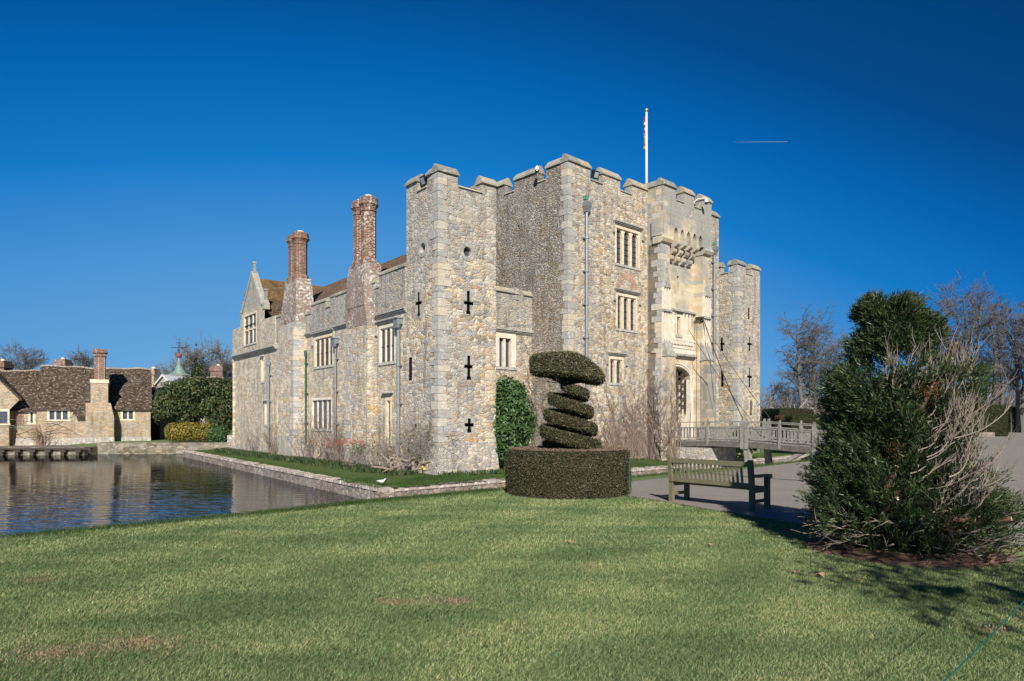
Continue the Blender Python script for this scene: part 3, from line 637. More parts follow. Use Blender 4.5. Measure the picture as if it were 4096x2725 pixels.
rf.quad([RP(gx0-.1, -.1, 9.15), RP(gxm, -.1, gz_), RP(gxm, 7.5, gz_), RP(gx0-.1, 7.5, 9.15)]); rf.quad([RP(gx1+.1, -.1, 9.15), RP(gxm, -.1, gz_), RP(gxm, 7.5, gz_), RP(gx1+.1, 7.5, 9.15)])
rf.quad([RP(gx0-.1, .1, 9.15), RP(gx0-.1, 7.5, 9.15), RP(gx0-2.2, 7.5, 8.2), RP(gx0-2.2, .1, 8.2)]); rf.quad([RP(gx1+.1, .4, 9.15), RP(gx1+.1, 7.5, 9.15), RP(WL, 7.5, 8.55), RP(WL, .4, 8.55)])
rf.obj('roof', M_rooft2, castle)
def octo(mb, c, r, z0, z1, m=0, crown=.75, potm=2, waist=0):
    mb.lathe((c[0], c[1], 0), [(r*1.25, z0-.25), (r*1.25, z0), (r, z0+.12), (r, z1-crown), (r*1.12, z1-crown+.06), (r*1.02, z1-crown+.1), (r*1.02, z1-crown+.2), (r*1.22, z1-crown+.32), (r*1.34, z1-crown+.36), (r*1.34, z1-crown+.42), (r*1.22, z1-crown+.44), (r*1.22, z1-.05), (r*1.1, z1)], 8, m, .39)
    mb.lathe((c[0], c[1], z1), [(r*.5, -.02), (r*.5, .12), (r*.42, .13)], 10, potm)
def XY(a, o): p = WG.pt(a, 0, o); return (p[0], p[1])
# chimney nearer the tower
mb = MB(); mb.wbox(WG, 3.0, 5.46, -.1, .48, GZ, 6.3, 0); mb.wbox(WG, 3.0, 5.46, -.1, .48, 6.303, 7.3, 3, top=(3.3, 5.46, -.1, .48)); mb.wbox(WG, 3.3, 5.46, -.3, .5, 7.303, 8.9, 3, top=(3.45, 5.42, -.5, .45)); mb.wbox(WG, 3.45, 5.42, -.5, .45, 8.903, 9.5, 3, top=(3.55, 5.35, -.5, .35))
mb.wbox(WG, 2.95, 5.5, -.05, .62, GZ, .35, 4, top=(3.0, 5.46, -.05, .5)); octo(mb, XY(3.98, -.05), .38, 9.6, 12.75, 1); octo(mb, XY(4.85, -.05), .38, 9.6, 12.75, 1)
mb.obj('chimney', [M_wing, M_brickl, M_dress, M_brickw, M_plinth], castle)
# farther chimney
mb = MB(); mb.wbox(WG, 12.18, 14.95, -.1, .78, GZ, 7.1, 0); mb.wbox(WG, 12.18, 14.95, -.1, .78, 7.103, 7.5, 5, top=(12.18, 14.95, -.1, .62)); mb.wbox(WG, 12.22, 14.9, -.3, .6, 7.503, 8.2, 3); mb.wbox(WG, 12.22, 14.9, -.5, .6, 8.203, 10.2, 3, top=(12.75, 14.65, -.5, .4))
mb.wbox(WG, 12.05, 15.1, -.05, .95, GZ, .75, 4, top=(12.05, 15.1, -.05, .9)); octo(mb, XY(13.25, -.03), .4, 10.35, 13.0, 1); octo(mb, XY(14.15, -.03), .4, 10.35, 13.0, 1)
mb.obj('chimney', [M_wing, M_brick, M_dress, M_brickw, M_plinth, M_wingtop], castle)
q = quoins(Wall(XY(12.18, .78), sdv, sn), Wall(XY(12.18, .78), -sn, -sdv), -.2, 7.0, dirs=(1, 1)); q.obj('quoins', M_quoin, wingo)
q = quoins(Wall(XY(5.46, .48), -sdv, sn), Wall(XY(5.46, .48), -sn, sdv), .4, 6.2, dirs=(1, 1)); q.obj('quoins', M_quoin, wingo)
# brick chimney behind the gable
mb = MB(); octo(mb, XY(25.4, -1.2), .5, 9.0, 11.9, 0, potm=1); octo(mb, XY(26.4, -1.2), .5, 9.0, 11.6, 0, potm=1); mb.wbox(WG, 24.7, 26.95, -1.9, -.5, 8.0, 8.8, 0); mb.obj('chimney', [M_brickl, M_dress], castle)
# drainpipes: u of pipe, wall offset, top z, bottom z
def drainpipe(w, a, zt, zb, r=.055, head='box', mat=None, off=.14, name='drainpipe', green=False, par=None):
    mb = MB(); x, y, _ = w.pt(a, 0, off); mb.lathe((x, y, 0), [(r, zb), (r, zt-.3)], 10)
    z = zb+1.2
    while z < zt-.6: mb.lathe((x, y, z), [(r*1.5, -.05), (r*1.5, .05)], 10); mb.wbox(w, a-r*2.4, a+r*2.4, 0, off*.7, z-.04, z+.04); z += 1.75
    if head == 'box':
        mb.lathe((x, y, zt-.3), [(r, 0), (r*1.6, .12), (r*2.0, .22)], 10)
        mb.wbox(w, a-.19, a+.19, .01, off+.16, zt-.1, zt+.16, 0); mb.wbox(w, a-.23, a+.23, .0, off+.2, zt+.16, zt+.21, 0)
        for k in (-.15, 0, .15): mb.wbox(w, a+k-.035, a+k+.035, off+.08, off+.15, zt-.26, zt-.1, 0, top=(a+k-.06, a+k+.06, off+.05, off+.158))
    elif head == 'tall':
        mb.wbox(w, a-.1, a+.1, .03, off+.1, zt-.28, zt+.0, 0, top=(a-.2, a+.2, .01, off+.17)); mb.wbox(w, a-.21, a+.21, .01, off+.18, zt, zt+.22, 0); mb.wbox(w, a-.21, a+.21, .01, off+.18, zt+.22, zt+.38, 0, top=(a-.05, a+.05, .01, off+.02))
        mb.wbox(w, a-.13, a+.05, .0, off+.06, zt+.38, zt+.56, 1, top=(a-.18, a+.08, .0, off+.12))
    else: mb.lathe((x, y, zt-.3), [(r, 0), (r*1.8, .02), (r*1.8, .3), (r*1.1, .34)], 10)
    return mb.obj(name, [mat or M_lead, M_verd], par or castle)
drainpipe(WG, ws(1604), 6.15, -.5, .075); drainpipe(WG, ws(1352), 5.9, .3, .05, 'box'); drainpipe(WG, ws(1082), 5.6, 0, .07, 'plain'); drainpipe(WG, ws(1231), 5.75, .3, .045, 'plain', plain('dark_green_paint', (.03,.09,.07)))

# ---- main block, gatehouse ------------------------------------------------------
M0 = np.array([2.90, 35.26]); MF = Wall(M0, fd, fn); MS = Wall(M0, (-.679, .734), (-.734, -.679))
ms = MF.s; mz = MF.z; mtop, mcren = 15.08, 14.5
tG = 6.84; e_ = 5.63
mh = []
def mhole(u0, u1, z0, z1): a0, a1 = ms(u0), ms(u1); mh.append((a0, a1, z0, z1)); return mh[-1]
q1 = mhole(2464, 2556, mz(2510, 1063), mz(2510, 922)); q2 = mhole(2468, 2546, mz(2505, 1318), mz(2505, 1186)); q3 = mhole(2439, 2491, mz(2465, 1532), mz(2465, 1436))
hp = (ms(2424), ms(2429), mz(2426, 1115), mz(2426, 1098))
main = MB(); wallgrid(main, MF, 0, tG+.1, GZ, mcren-.4, mh+[hp], 0, .34, back=2)
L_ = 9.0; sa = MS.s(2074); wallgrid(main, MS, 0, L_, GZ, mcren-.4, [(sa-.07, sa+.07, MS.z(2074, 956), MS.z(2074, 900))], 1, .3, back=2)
t2 = 6.84+5.14; t3 = t2+2.72+.02
wallgrid(main, MF, t2-.5, t3, GZ, mcren-.4, [], 0)
mb_ = main; Q = lambda a, b, z: (*(M0+fd*a+MS.d*b), z)
main.quad([Q(t3, 0, GZ), Q(t3, L_, GZ), Q(t3, L_, mcren-.4), Q(t3, 0, mcren-.4)], 1); main.quad([Q(0, L_, GZ), Q(t3, L_, GZ), Q(t3, L_, mcren-.4), Q(0, L_, mcren-.4)], 1); main.quad([Q(0, 0, mcren-.45), Q(t3, 0, mcren-.45), Q(t3, L_, mcren-.45), Q(0, L_, mcren-.45)], 1)
mcap = MB()
battlement(main, mcap, MF, 0, tG, [(0, ms(2361)), (ms(2410), ms(2481)), (ms(2528), tG)], mcren-.4, mcren, mtop, .5, ends=(True, False), ch=.42)
SW = lambda u: MS.s(u)
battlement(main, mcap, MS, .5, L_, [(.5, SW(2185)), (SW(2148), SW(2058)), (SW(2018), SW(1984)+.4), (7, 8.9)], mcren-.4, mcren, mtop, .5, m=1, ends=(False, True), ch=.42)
battlement(main, mcap, MF, t2, t3, [(t2, t2+.3), (t3-1.7, t3)], mcren-.4, mcren, mtop, .5, ends=(False, True), ch=.42)
MB2 = Wall(Q(0, L_, 0)[:2], fd, -fn); battlement(main, mcap, MB2, .5, t3, [(1, 3), (4, 6), (7, 9), (10, 12)], mcren-.4, mcren, mtop, .5, m=1)
MR = Wall(Q(t3, 0, 0)[:2], MS.d, -MS.n); battlement(main, mcap, MR, .5, L_-.5, [(1.5, 3.5), (4.5, 6.5)], mcren-.4, mcren, mtop, .5, m=1)
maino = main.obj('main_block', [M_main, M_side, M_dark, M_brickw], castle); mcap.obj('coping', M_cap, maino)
quoins(MF, MS, -.5, mtop-.02, dirs=(1, 1), h=(.24, .42)).obj('quoins', M_quoin, maino)
window('window', MF, *q1, 3, maino, WM, mull=.17, bars=5); window('window', MF, *q2, 3, maino, WM, mull=.17, bars=4); window('window', MF, *q3, 2, maino, WM, mull=.17, bars=3)
# brick relieving arch over the middle window
mb = MB(); cx = (q2[0]+q2[1])/2; zc = mz(2505, 1150)-.15
for k in range(22):
    a = math.pi*(k+.5)/22; rr = .95
    if math.sin(a) < .2: continue
    c, s_ = math.cos(a), math.sin(a); p0 = (cx+c*rr*.62, zc+s_*rr*.62); p1 = (cx+c*rr*1.05, zc+s_*rr*1.05); wv_ = .038
    pts = [(p0[0]-s_*wv_*.7, p0[1]+c*wv_*.7), (p0[0]+s_*wv_*.7, p0[1]-c*wv_*.7), (p1[0]+s_*wv_, p1[1]-c*wv_), (p1[0]-s_*wv_, p1[1]+c*wv_)]
    mb.loft([[MF.pt(x, z, -.02) for x, z in pts], [MF.pt(x, z, .014) for x, z in pts]], 0)
mb.obj('brick_arch', plain('pinkish_brick', (.44,.27,.21), .9, .1, var=.4, sc=8), maino)
drainpipe(MF, ms(2339), mz(2339, 830), -.4, .085, 'tall', par=castle)
# link wall between tower and main block
LK = Wall((-.83, 35.5), fd, fn); ls = LK.s; la0, la1 = -1.5, ls(2127)
lw = (ls(1989), ls(2052), LK.z(2020, 1468), LK.z(2020, 1351)); lo = (ls(2128)-.25, ls(2128)-.1, 4.6, 5.3)
mb = MB(); wallgrid(mb, LK, la0, la1+.6, GZ, 6.5, [lw], 0, .3, back=1); mb.wbox(LK, la0, la1+.5, -.5, .05, 6.503, 8.4, 2)
lc = MB(); coping(lc, LK.off(.05), la0, ls(2068), 8.4, .5, .3); coping(lc, LK.off(.05), ls(2092), la1+.4, 8.4, .5, .3); mb.wbox(LK, ls(2055), ls(2072), -.5, .09, 8.1, 8.75, 2); string(mb, LK, la0, la1+.3, 6.42, 3)
lko = mb.obj('link_wall', [M_link, M_dark, M_wingtop, M_dressg], castle); lc.obj('coping', M_cap, lko); window('window', LK, *lw, 2, lko, [M_white, M_glass, M_iron, M_dressg], arch=False, hood=False, bars=0, mull=.14, frame=.3)
# gatehouse
G0 = np.array([8.56, 39.2]); GF = Wall(G0, fd, fn); GS = Wall(G0, -fn, -fd); gs = GF.s; gw = gs(2837); gtop, gcr = 15.2, 14.55
pL, pR = .86, 4.34; dp = .6
gt = MB(); zo = 12.3; oh = .16; GO = GF.off(oh)
# overhanging parapet wall with five small arches at its foot
wallgrid(gt, GO, 0, gw, zo+.95, gcr-.4, [], 0); xs = [pL+.1+(pR-pL-.2)*k/5 for k in range(6)]
gt.wbox(GF, -oh, pL, -.55, oh, zo-.0, zo+.95, 0); gt.wbox(GF, pR, gw+.1, -.55, oh, zo-.0, zo+.95, 0)
def arcpts(a0, a1, zs, r, n=8, pointed=0.0):
    m_ = (a0+a1)/2; h = (a1-a0)/2
    return [(m_-h*math.cos(math.pi*k/n), zs+r*math.sin(math.pi*k/n)+(pointed*(1-abs(2*k/n-1)))) for k in range(n+1)]
def archpanel(mb, w, a0, a1, zs, z1, r, depth=.3, m=0, m2=None, n=8, pointed=0.0):
    P = arcpts(a0, a1, zs, r, n, pointed); m2 = m if m2 is None else m2
    for (x0, y0), (x1, y1) in zip(P[:-1], P[1:]):
        mb.quad([w.pt(x0, y0), w.pt(x1, y1), w.pt(x1, z1), w.pt(x0, z1)], m); mb.quad([w.pt(x0, y0), w.pt(x1, y1), w.pt(x1, y1, -depth), w.pt(x0, y0, -depth)], m2)
for k in range(5):
    a0 = xs[k]+.12; a1 = xs[k+1]-.12
    archpanel(gt, GO, a0, a1, zo+.3, zo+.95, .2, .5, 0, pointed=.18)
for k in range(6):
    c = xs[k]; gt.wbox(GF, max(pL, c-.12), min(pR, c+.12), -.5, oh-.002, zo, zo+.95, 0)
gt.quad([GF.pt(pL, zo+.95, oh), GF.pt(pR, zo+.95, oh), GF.pt(pR, zo+.95, -dp), GF.pt(pL, zo+.95, -dp)], 1)
# corbels, three rounded steps each
for k in range(1, 5):
    c = xs[k]
    for i, (o, zt) in enumerate(((oh+.0, zo-.004), (-.12, zo-.4), (-.33, zo-.8))):
        prof = [(-dp, zt), (o, zt), (o+.02, zt-.12), (o, zt-.24), (o-.1, zt-.34), (o-.22, zt-.39), (-dp, zt-.39)]
        gt.loft([[GF.pt(c-.17, z, oo) for oo, z in prof], [GF.pt(c+.17, z, oo) for oo, z in prof]], 0)
for a0, a1 in ((-.12, pL+.05), (pR-.05, gw+.12)):
    prof = [(-.5, zo-.004), (oh+.04, zo-.004), (oh+.09, zo-.16), (oh, zo-.34), (oh-.12, zo-.42), (-.5, zo-.42)]
    gt.loft([[GF.pt(a0, z, oo) for oo, z in prof], [GF.pt(a1, z, oo) for oo, z in prof]], 0)
# piers, recess
gt.wbox(GF, 0, pL, -dp-.3, 0, GZ, zo-.42, 0); gt.wbox(GF, pR, gw, -dp-.3, 0, GZ, zo-.42, 0)
GR = GF.off(-dp); rs = GR.s
ga0, ga1 = gs(2690), rs(2760); zsp, zap = 4.2, 4.85
gsl = (rs(2708), rs(2716), GR.z(2712, 1175), GR.z(2712, 1105)); gnw = (rs(2706), rs(2724), 6.85, 8.0)
wallgrid(gt, GR, pL, pR, 5.6, zo+.95, [gsl, gnw], 0, .3, back=2)
wallgrid(gt, GR, pL, ga0, GZ, 5.6, [], 0); wallgrid(gt, GR, ga1, pR, GZ, 5.6, [], 0); archpanel(gt, GR, ga0, ga1, zsp, 5.6, zap-zsp, .5, 0, pointed=.08)
for a in (ga0, ga1): gt.quad([GR.pt(a, GZ), GR.pt(a, zsp), GR.pt(a, zsp, -5), GR.pt(a, GZ, -5)], 3)
gt.quad([GR.pt(ga0, .5), GR.pt(ga1, .5), GR.pt(ga1, .5, -5), GR.pt(ga0, .5, -5)], 3); gt.quad([GR.pt(ga0, zsp+.2, -.5), GR.pt(ga1, zsp+.2, -.5), GR.pt(ga1, zsp+.2, -5), GR.pt(ga0, zsp+.2, -5)], 3)
gt.quad([GR.pt(ga0, .5, -5), GR.pt(ga1, .5, -5), GR.pt(ga1, zsp+.4, -5), GR.pt(ga0, zsp+.4, -5)], 3)
# arch mouldings
for k, (o, ex) in enumerate(((.06, .0), (.03, .16))):
    P = arcpts(ga0-ex-.04, ga1+ex+.04, zsp, zap-zsp+ex+.04, 12, .08)
    gt.tube([GR.pt(x, z, o*.5) for x, z in [(P[0][0], .5)]+P+[(P[-1][0], .5)]], .055, 6, 3)
# flank and hidden faces
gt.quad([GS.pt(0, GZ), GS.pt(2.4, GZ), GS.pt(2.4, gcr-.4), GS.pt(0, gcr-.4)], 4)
R_ = lambda a, b, z: (*(G0+fd*a-fn*b), z)
gt.quad([R_(gw, 0, GZ), R_(gw, 2.4, GZ), R_(gw, 2.4, gcr-.4), R_(gw, 0, gcr-.4)], 4); gt.quad([R_(0, -oh, gcr-.45), R_(gw, -oh, gcr-.45), R_(gw, 6, gcr-.45), R_(0, 6, gcr-.45)], 0)
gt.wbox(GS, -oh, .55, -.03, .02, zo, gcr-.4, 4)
gcap = MB(); battlement(gt, gcap, GO, 0, gw, [(0, gs(2694)), (gs(2727), gs(2767)), (gs(2801), gw)], gcr-.4, gcr, gtop, .5, ch=.42)
battlement(gt, gcap, Wall(G0+fn*oh, -fn, -fd), .5, 3.0, [(.5, 1.3), (1.31, 2.2)], gcr-.4, gcr, gtop, .5, m=4, ends=(False, True), ch=.42)
battlement(gt, gcap, Wall(G0+fd*gw+fn*oh, -fn, fd), .5, 3.0, [(.5, .9), (1.5, 2.3)], gcr-.4, gcr, gtop, .5, m=4, ch=.42)
# carved band with niches over the gate
nz0, nz1 = 6.6, 8.25
gt.wbox(GR, pL, pR-.03, -.02, .2, nz1, nz1+.1, 5); gt.wbox(GR, pL, pR-.03, -.02, .1, nz1+.1, nz1+.2, 5, top=(pL, pR-.03, -.02, .0)); gt.wbox(GR, pL, pR-.03, -.02, .14, nz0-.1, nz0, 3); gt.wbox(GR, pL, pR-.03, -.02, .07, nz0-.55, nz0-.1, 3)
k = pL+.05
while k < pR-.2:
    if not (gnw[0]-.15 < k < gnw[1]+.02): gt.wbox(GR, k, k+.07, -.01, .12, nz0, nz1-.002, 3)
    if not (gnw[0]-.3 < k < gnw[1]):
        archpanel(gt, GR.off(.07), k+.07, min(k+.36, pR-.04), nz1-.3, nz1-.003, .12, .08, 3, pointed=.08, n=6)
    for j in range(2): gt.wbox(GR, k+.03+j*.15, k+.12+j*.15, -.01, .17, nz0-.33, nz0-.12, 3)
    k += .36
gt.wbox(GR, ga0-1.2, pR-.03, -.02, .26, 5.58, 5.7, 5); gt.wbox(GR, pL, pR-.03, -.02, .1, 5.7, 6.0, 3)
# tall niches on both piers with gabled canopies
for a0, a1, vt in ((.12, pL-.06, 0), (pR+.1, gw-.05, 0)):
    ac = (a0+a1)/2
    gt.loft([[GF.pt(a0, 9.35, .16), GF.pt(a1, 9.35, .16), GF.pt(ac, 10.3, .12)], [GF.pt(a0, 9.35, -.05), GF.pt(a1, 9.35, -.05), GF.pt(ac, 10.3, -.05)]], 5)
    gt.wbox(GF, ac-.05, ac+.05, -.02, .14, 10.2, 10.5, 5)
    for k in range(4): x = a0+(a1-a0)*k/3; gt.wbox(GF, x-.035, x+.035, -.02, .12, 8.1, 9.34, 3); gt.wbox(GF, x-.035, x+.035, -.02, .1, 6.1, 7.95, 3)
    gt.wbox(GF, a0-.08, a1+.08, -.02, .18, 7.96, 8.08, 5)
# lower buttresses
for a0, a1, o in ((.1, .86, .4), (4.28, 5.07, .4)):
    gt.wbox(GF, a0, a1, -.05, o, GZ, 5.35, 4 if a0 > 2 else 0); gt.wbox(GF, a0-.05, a1+.05, -.05, o+.05, 5.353, 5.45, 5); gt.wbox(GF, a0, a1, -.05, o, 5.453, 6.5, 5, top=(a0, a1, -.05, .0))
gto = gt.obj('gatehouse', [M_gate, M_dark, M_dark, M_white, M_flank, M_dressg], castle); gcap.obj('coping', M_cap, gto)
window('window', GR, gnw[0], gnw[1], gnw[2], gnw[3], 1, gto, WM, hood=False, bars=2)
quoins(GF, GS, -.5, gtop-.05, dirs=(1, 1), h=(.26, .4)).obj('quoins', M_quoin, gto)
# portcullis
mb = MB(); GP = GR.off(-.3); nb = 6
for k in range(nb+1):
    x = ga0+.05+(ga1-ga0-.1)*k/nb; zz = zsp+(zap-zsp)*math.sqrt(max(0, 1-((k/nb-.5)*2)**2))
    mb.wbox(GP, x-.05, x+.05, -.04, .04, 2.35, zz, 0); mb.loft([[GP.pt(x-.05, 2.35, .03), GP.pt(x+.05, 2.35, .03), GP.pt(x+.05, 2.35, -.03), GP.pt(x-.05, 2.35, -.03)], [GP.pt(x-.005, 1.95, .004), GP.pt(x+.005, 1.95, .004), GP.pt(x+.005, 1.95, -.004), GP.pt(x-.005, 1.95, -.004)]])
for z in (2.5, 2.95, 3.4, 3.85, 4.3): mb.wbox(GP, ga0+.02, ga1-.02, -.07, -.0415, z, z+.12, 0)
mb.obj('portcullis', M_woodd, gto)
drainpipe(MF, ms(2850), mz(2850, 1005), .3, .085, 'tall')
# ---- right corner tower ----
TR0 = np.array([15.2, 46.0]); RF = Wall(TR0, fd, fn); RS = Wall(TR0, (-.679, .734), (-.734, -.679)); rw = RF.s(3040)
hF, hS, inf = [], [], []
for args in ((2998, 1348, 1405, 1377, 2989, 3007), (2998, 1473, 1550, 1508, 2989, 3008)):
    h, i_ = cross(RF, *args, sw=.17); hF += h; inf.append((RF, i_))
for u, v0, v1 in ((2995, 1233, 1279), (3004, 1601, 1662)): a = RF.s(u); hF.append((a-.09, a+.09, RF.z(u, v1), RF.z(u, v0)))
h, i_ = cross(RS, 2887, 1351, 1405, 1377, 2881, 2898, sw=.17); hS += h; inf.append((RS, i_)); a = RS.s(2889); hS.append((a-.1, a+.1, RS.z(2889, 1547), RS.z(2889, 1484)))
tower_r = tower('corner_tower', RF, RS, rw, 3.6, 12.2, 11.7, [(0, RF.s(2982)), (RF.s(3009), rw)], [(0, RS.s(2914)), (RS.s(2884), 3.6)], hF, hS, M_tower, plinth=False, infos=inf)
mb = MB(); LK2 = Wall(M0+fd*t3-fn*2.6, fd, fn); wallgrid(mb, LK2, -.5, 8.5, GZ, 8.4, [], 0); LKs = Wall(TR0+fd*rw-fn*2, (-.66, .75), (.75, .66)); wallgrid(mb, LKs, 0, 28, GZ, 8.4, [], 0); mb.obj('link_wall', M_link, castle)

# ================================================================== ROOFTOP THINGS
def cyl(mb, c, r, z0, z1, n=12, m=0): mb.lathe((c[0], c[1], 0), [(r, z0), (r, z1)], n, m)
# flagpole + hanging flag
fp = W(2586, 700, 42.5); t = thing('flagpole', (fp.x, fp.y, 14), 'tall white flagpole with a small gilt ball rising behind the gatehouse battlements', 'flagpole')
mb = MB(); mb.lathe((fp.x, fp.y, 0), [(.085, 14), (.06, 20.85)], 12); mb.obj('pole', M_wpaint, t, smooth=True)
mb = MB(); mb.lathe((fp.x, fp.y, 20.85), [(.03, 0), (.09, .06), (.11, .13), (.09, .2), (.02, .27)], 12); mb.obj('finial', plain('gilt', (.5,.42,.2), .35, .5, metal=.6), t, smooth=True)
mb = MB(); cols = []
for k in range(12):
    z0 = 20.5-k*.165; x = fp.x-.1; wv_ = .0+.02*math.sin(k*1.3); m = [0, 0, 1, 0, 1, 0, 2, 3, 3, 3, 0, 3][k]
    mb.loft([[(x-.07-wv_, fp.y-.1, z0), (x-.02, fp.y-.16, z0), (x+.02, fp.y-.06, z0), (x-.05, fp.y+.04, z0)], [(x-.06-wv_*.8, fp.y-.08, z0-.163), (x-.02, fp.y-.14, z0-.163), (x+.02, fp.y-.07, z0-.163), (x-.05, fp.y+.05, z0-.163)]], m)
tag(mb.obj('flag', [plain('red_cloth', (.6,.05,.05)), plain('white_cloth', (.8,.8,.78)), plain('mauve_cloth', (.3,.2,.4)), plain('gold_cloth', (.75,.4,.05))]), 'limp red, white and gold flag hanging close against the flagpole', 'flag')
# floodlights and cameras on the battlements
def floodlight(loc, rz, label):
    t = thing('floodlight', loc, label, 'floodlight', 'floodlights on the battlements'); x, y, z = loc; c, s_ = math.cos(rz), math.sin(rz)
    T = lambda a, b, h: (x+a*c-b*s_, y+a*s_+b*c, z+h)
    mb = MB(); mb.box8([T(-.2,-.06,.1), T(.2,-.06,.1), T(.2,.12,.2), T(-.2,.12,.2), T(-.2,-.2,.5), T(.2,-.2,.5), T(.2,0,.6), T(-.2,0,.6)]); mb.obj('lamp_housing', M_iron, t)
    mb = MB(); mb.quad([T(-.14,-.09,.17), T(.14,-.09,.17), T(.14,-.2,.43), T(-.14,-.2,.43)]); mb.obj('lens', plain('lamp_lens', (.35,.4,.45), .15, .6), t)
    mb = MB(); mb.tube([T(-.22,-.05,.35), T(-.23,0,.0), T(.23,0,.0), T(.22,-.05,.35)], .018, 5); mb.obj('bracket', M_iron, t)
p = TS.pt(TS.s(1690), zC+.08, -.15); floodlight(p, -.9, 'black floodlight in the gap between the battlements of the left corner tower')
p = MF.pt(ms(2385), mcren+.08, -.1); floodlight(p, .6, 'black floodlight in the gap beside the corner battlement of the main block')
def dome_camera(w, a, z, label, arm):
    x, y, _ = w.pt(a, z, .45); t = thing('security_camera', (x, y, z), label, 'camera', 'dome cameras on the battlements')
    mb = MB(); mb.lathe((x, y, z), [(.03, .2), (.07, .18), (.11, .08), (.12, 0), (.11, -.03)], 14); mb.obj('housing', M_wpaint, t, smooth=True)
    mb = MB(); mb.lathe((x, y, z), [(.105, -.031), (.095, -.1), (.05, -.15), (.01, -.165)], 14); mb.obj('dome', plain('smoked_dome', (.02,.02,.025), .1, .6), t, smooth=True)
    mb = MB(); mb.tube([(x, y, z+.19), w.pt(a-arm*.1, z+.25, .4), w.pt(a-arm*.5, z+.2, .1), w.pt(a-arm, z-.15, -.05)], .02, 6); mb.obj('bracket', M_wpaint, t)
dome_camera(MS, MS.s(2172), MS.z(2172, 688), 'white dome camera on a bracket on the shaded left side of the main block', -.5)
dome_camera(GO, gs(2790), GF.z(2800, 822), 'white dome camera on a long arm on the gatehouse battlements', .75)
# drawbridge ropes and pulleys
def pulley(p, label):
    mb = MB(); mb.wbox(Wall(p, fd, fn), -.2, .2, -.35, .1, p[2]-.02, p[2]+.1); mb.lathe((p[0], p[1], p[2]-.22), [(.06, 0), (.12, .05), (.12, .14), (.06, .2)], 10)
    tag(mb.obj('pulley_bracket', M_woodd), label, 'pulley')
BDIR = fn; B0 = np.array([9.75, 40.1]); BW = 2.45                              # bridge axis origin (near rail at the gate)
def BP(along, across, z): p = B0+BDIR*along+fd*across; return (p[0], p[1], z)
rp = plain('dark_rope', (.07,.065,.055), .8, .1); mb = MB
ropes = [('heavy drawbridge chain from the timber pulley right of the gate', GR.pt(rs(2774), 7.9, .7), BP(3.7, 1.9, .65), .045, .45), ('drawbridge rope running down from the gatehouse niche band across the wall', GR.pt(rs(2738), 7.2, .3), BP(4.2, 2.35, .7), .018, .25),
         ('thin drawbridge rope hanging straight beside the gate arch', GR.pt(rs(2768), 7.9, .35), BP(.35, 1.4, .65), .016, .05), ('outer drawbridge rope from the right-hand buttress to the bridge rail', GF.pt(gs(2812), 6.9, .55), BP(5.2, 2.45, .9), .016, .2)]
for lab, a, b, r, sag in ropes:
    pts = [tuple(np.array(a)*(1-k/14)+np.array(b)*(k/14)-np.array([0, 0, sag*4*(k/14)*(1-k/14)])) for k in range(15)]
    o = MB(); o.tube(pts, [r*(.85 if k % 2 else .55) for k in range(15)] if r > .04 else r, 5); tag(o.obj('drawbridge_rope', rp), lab, 'rope', 'ropes of the drawbridge')
pulley(GR.pt(rs(2774), 7.95, .6), 'dark timber pulley bracket on the gatehouse wall above and right of the gate')

# ================================================================== BRIDGE
br = thing('footbridge', (12, 37, 0), 'weathered grey oak footbridge with slatted rails leading over the moat to the gatehouse', 'bridge')
BL = 14.0
def dz(a): return .52+ (.06*math.sin(min(a, 6)/6*math.pi)) - (max(0, a-5.0)*.045)
mb = MB(); k = 0.0
while k < BL:
    mb.box8([BP(k, -.05, dz(k)-.07), BP(k+.2, -.05, dz(k)-.07), BP(k+.2, BW+.05, dz(k)-.07), BP(k, BW+.05, dz(k)-.07), BP(k, -.05, dz(k)), BP(k+.2, -.05, dz(k)), BP(k+.2, BW+.05, dz(k)), BP(k, BW+.05, dz(k))]); k += .215
mb.obj('deck', M_wood, br)
def beam(mb, a0, a1, c, z0f, z1f, th=.12):
    n = 6
    for i in range(n):
        x0 = a0+(a1-a0)*i/n; x1 = a0+(a1-a0)*(i+1)/n+.004
        mb.box8([BP(x0, c-th/2, dz(x0)+z0f), BP(x1, c-th/2, dz(x1)+z0f), BP(x1, c+th/2, dz(x1)+z0f), BP(x0, c+th/2, dz(x0)+z0f), BP(x0, c-th/2, dz(x0)+z1f), BP(x1, c-th/2, dz(x1)+z1f), BP(x1, c+th/2, dz(x1)+z1f), BP(x0, c+th/2, dz(x0)+z1f)])
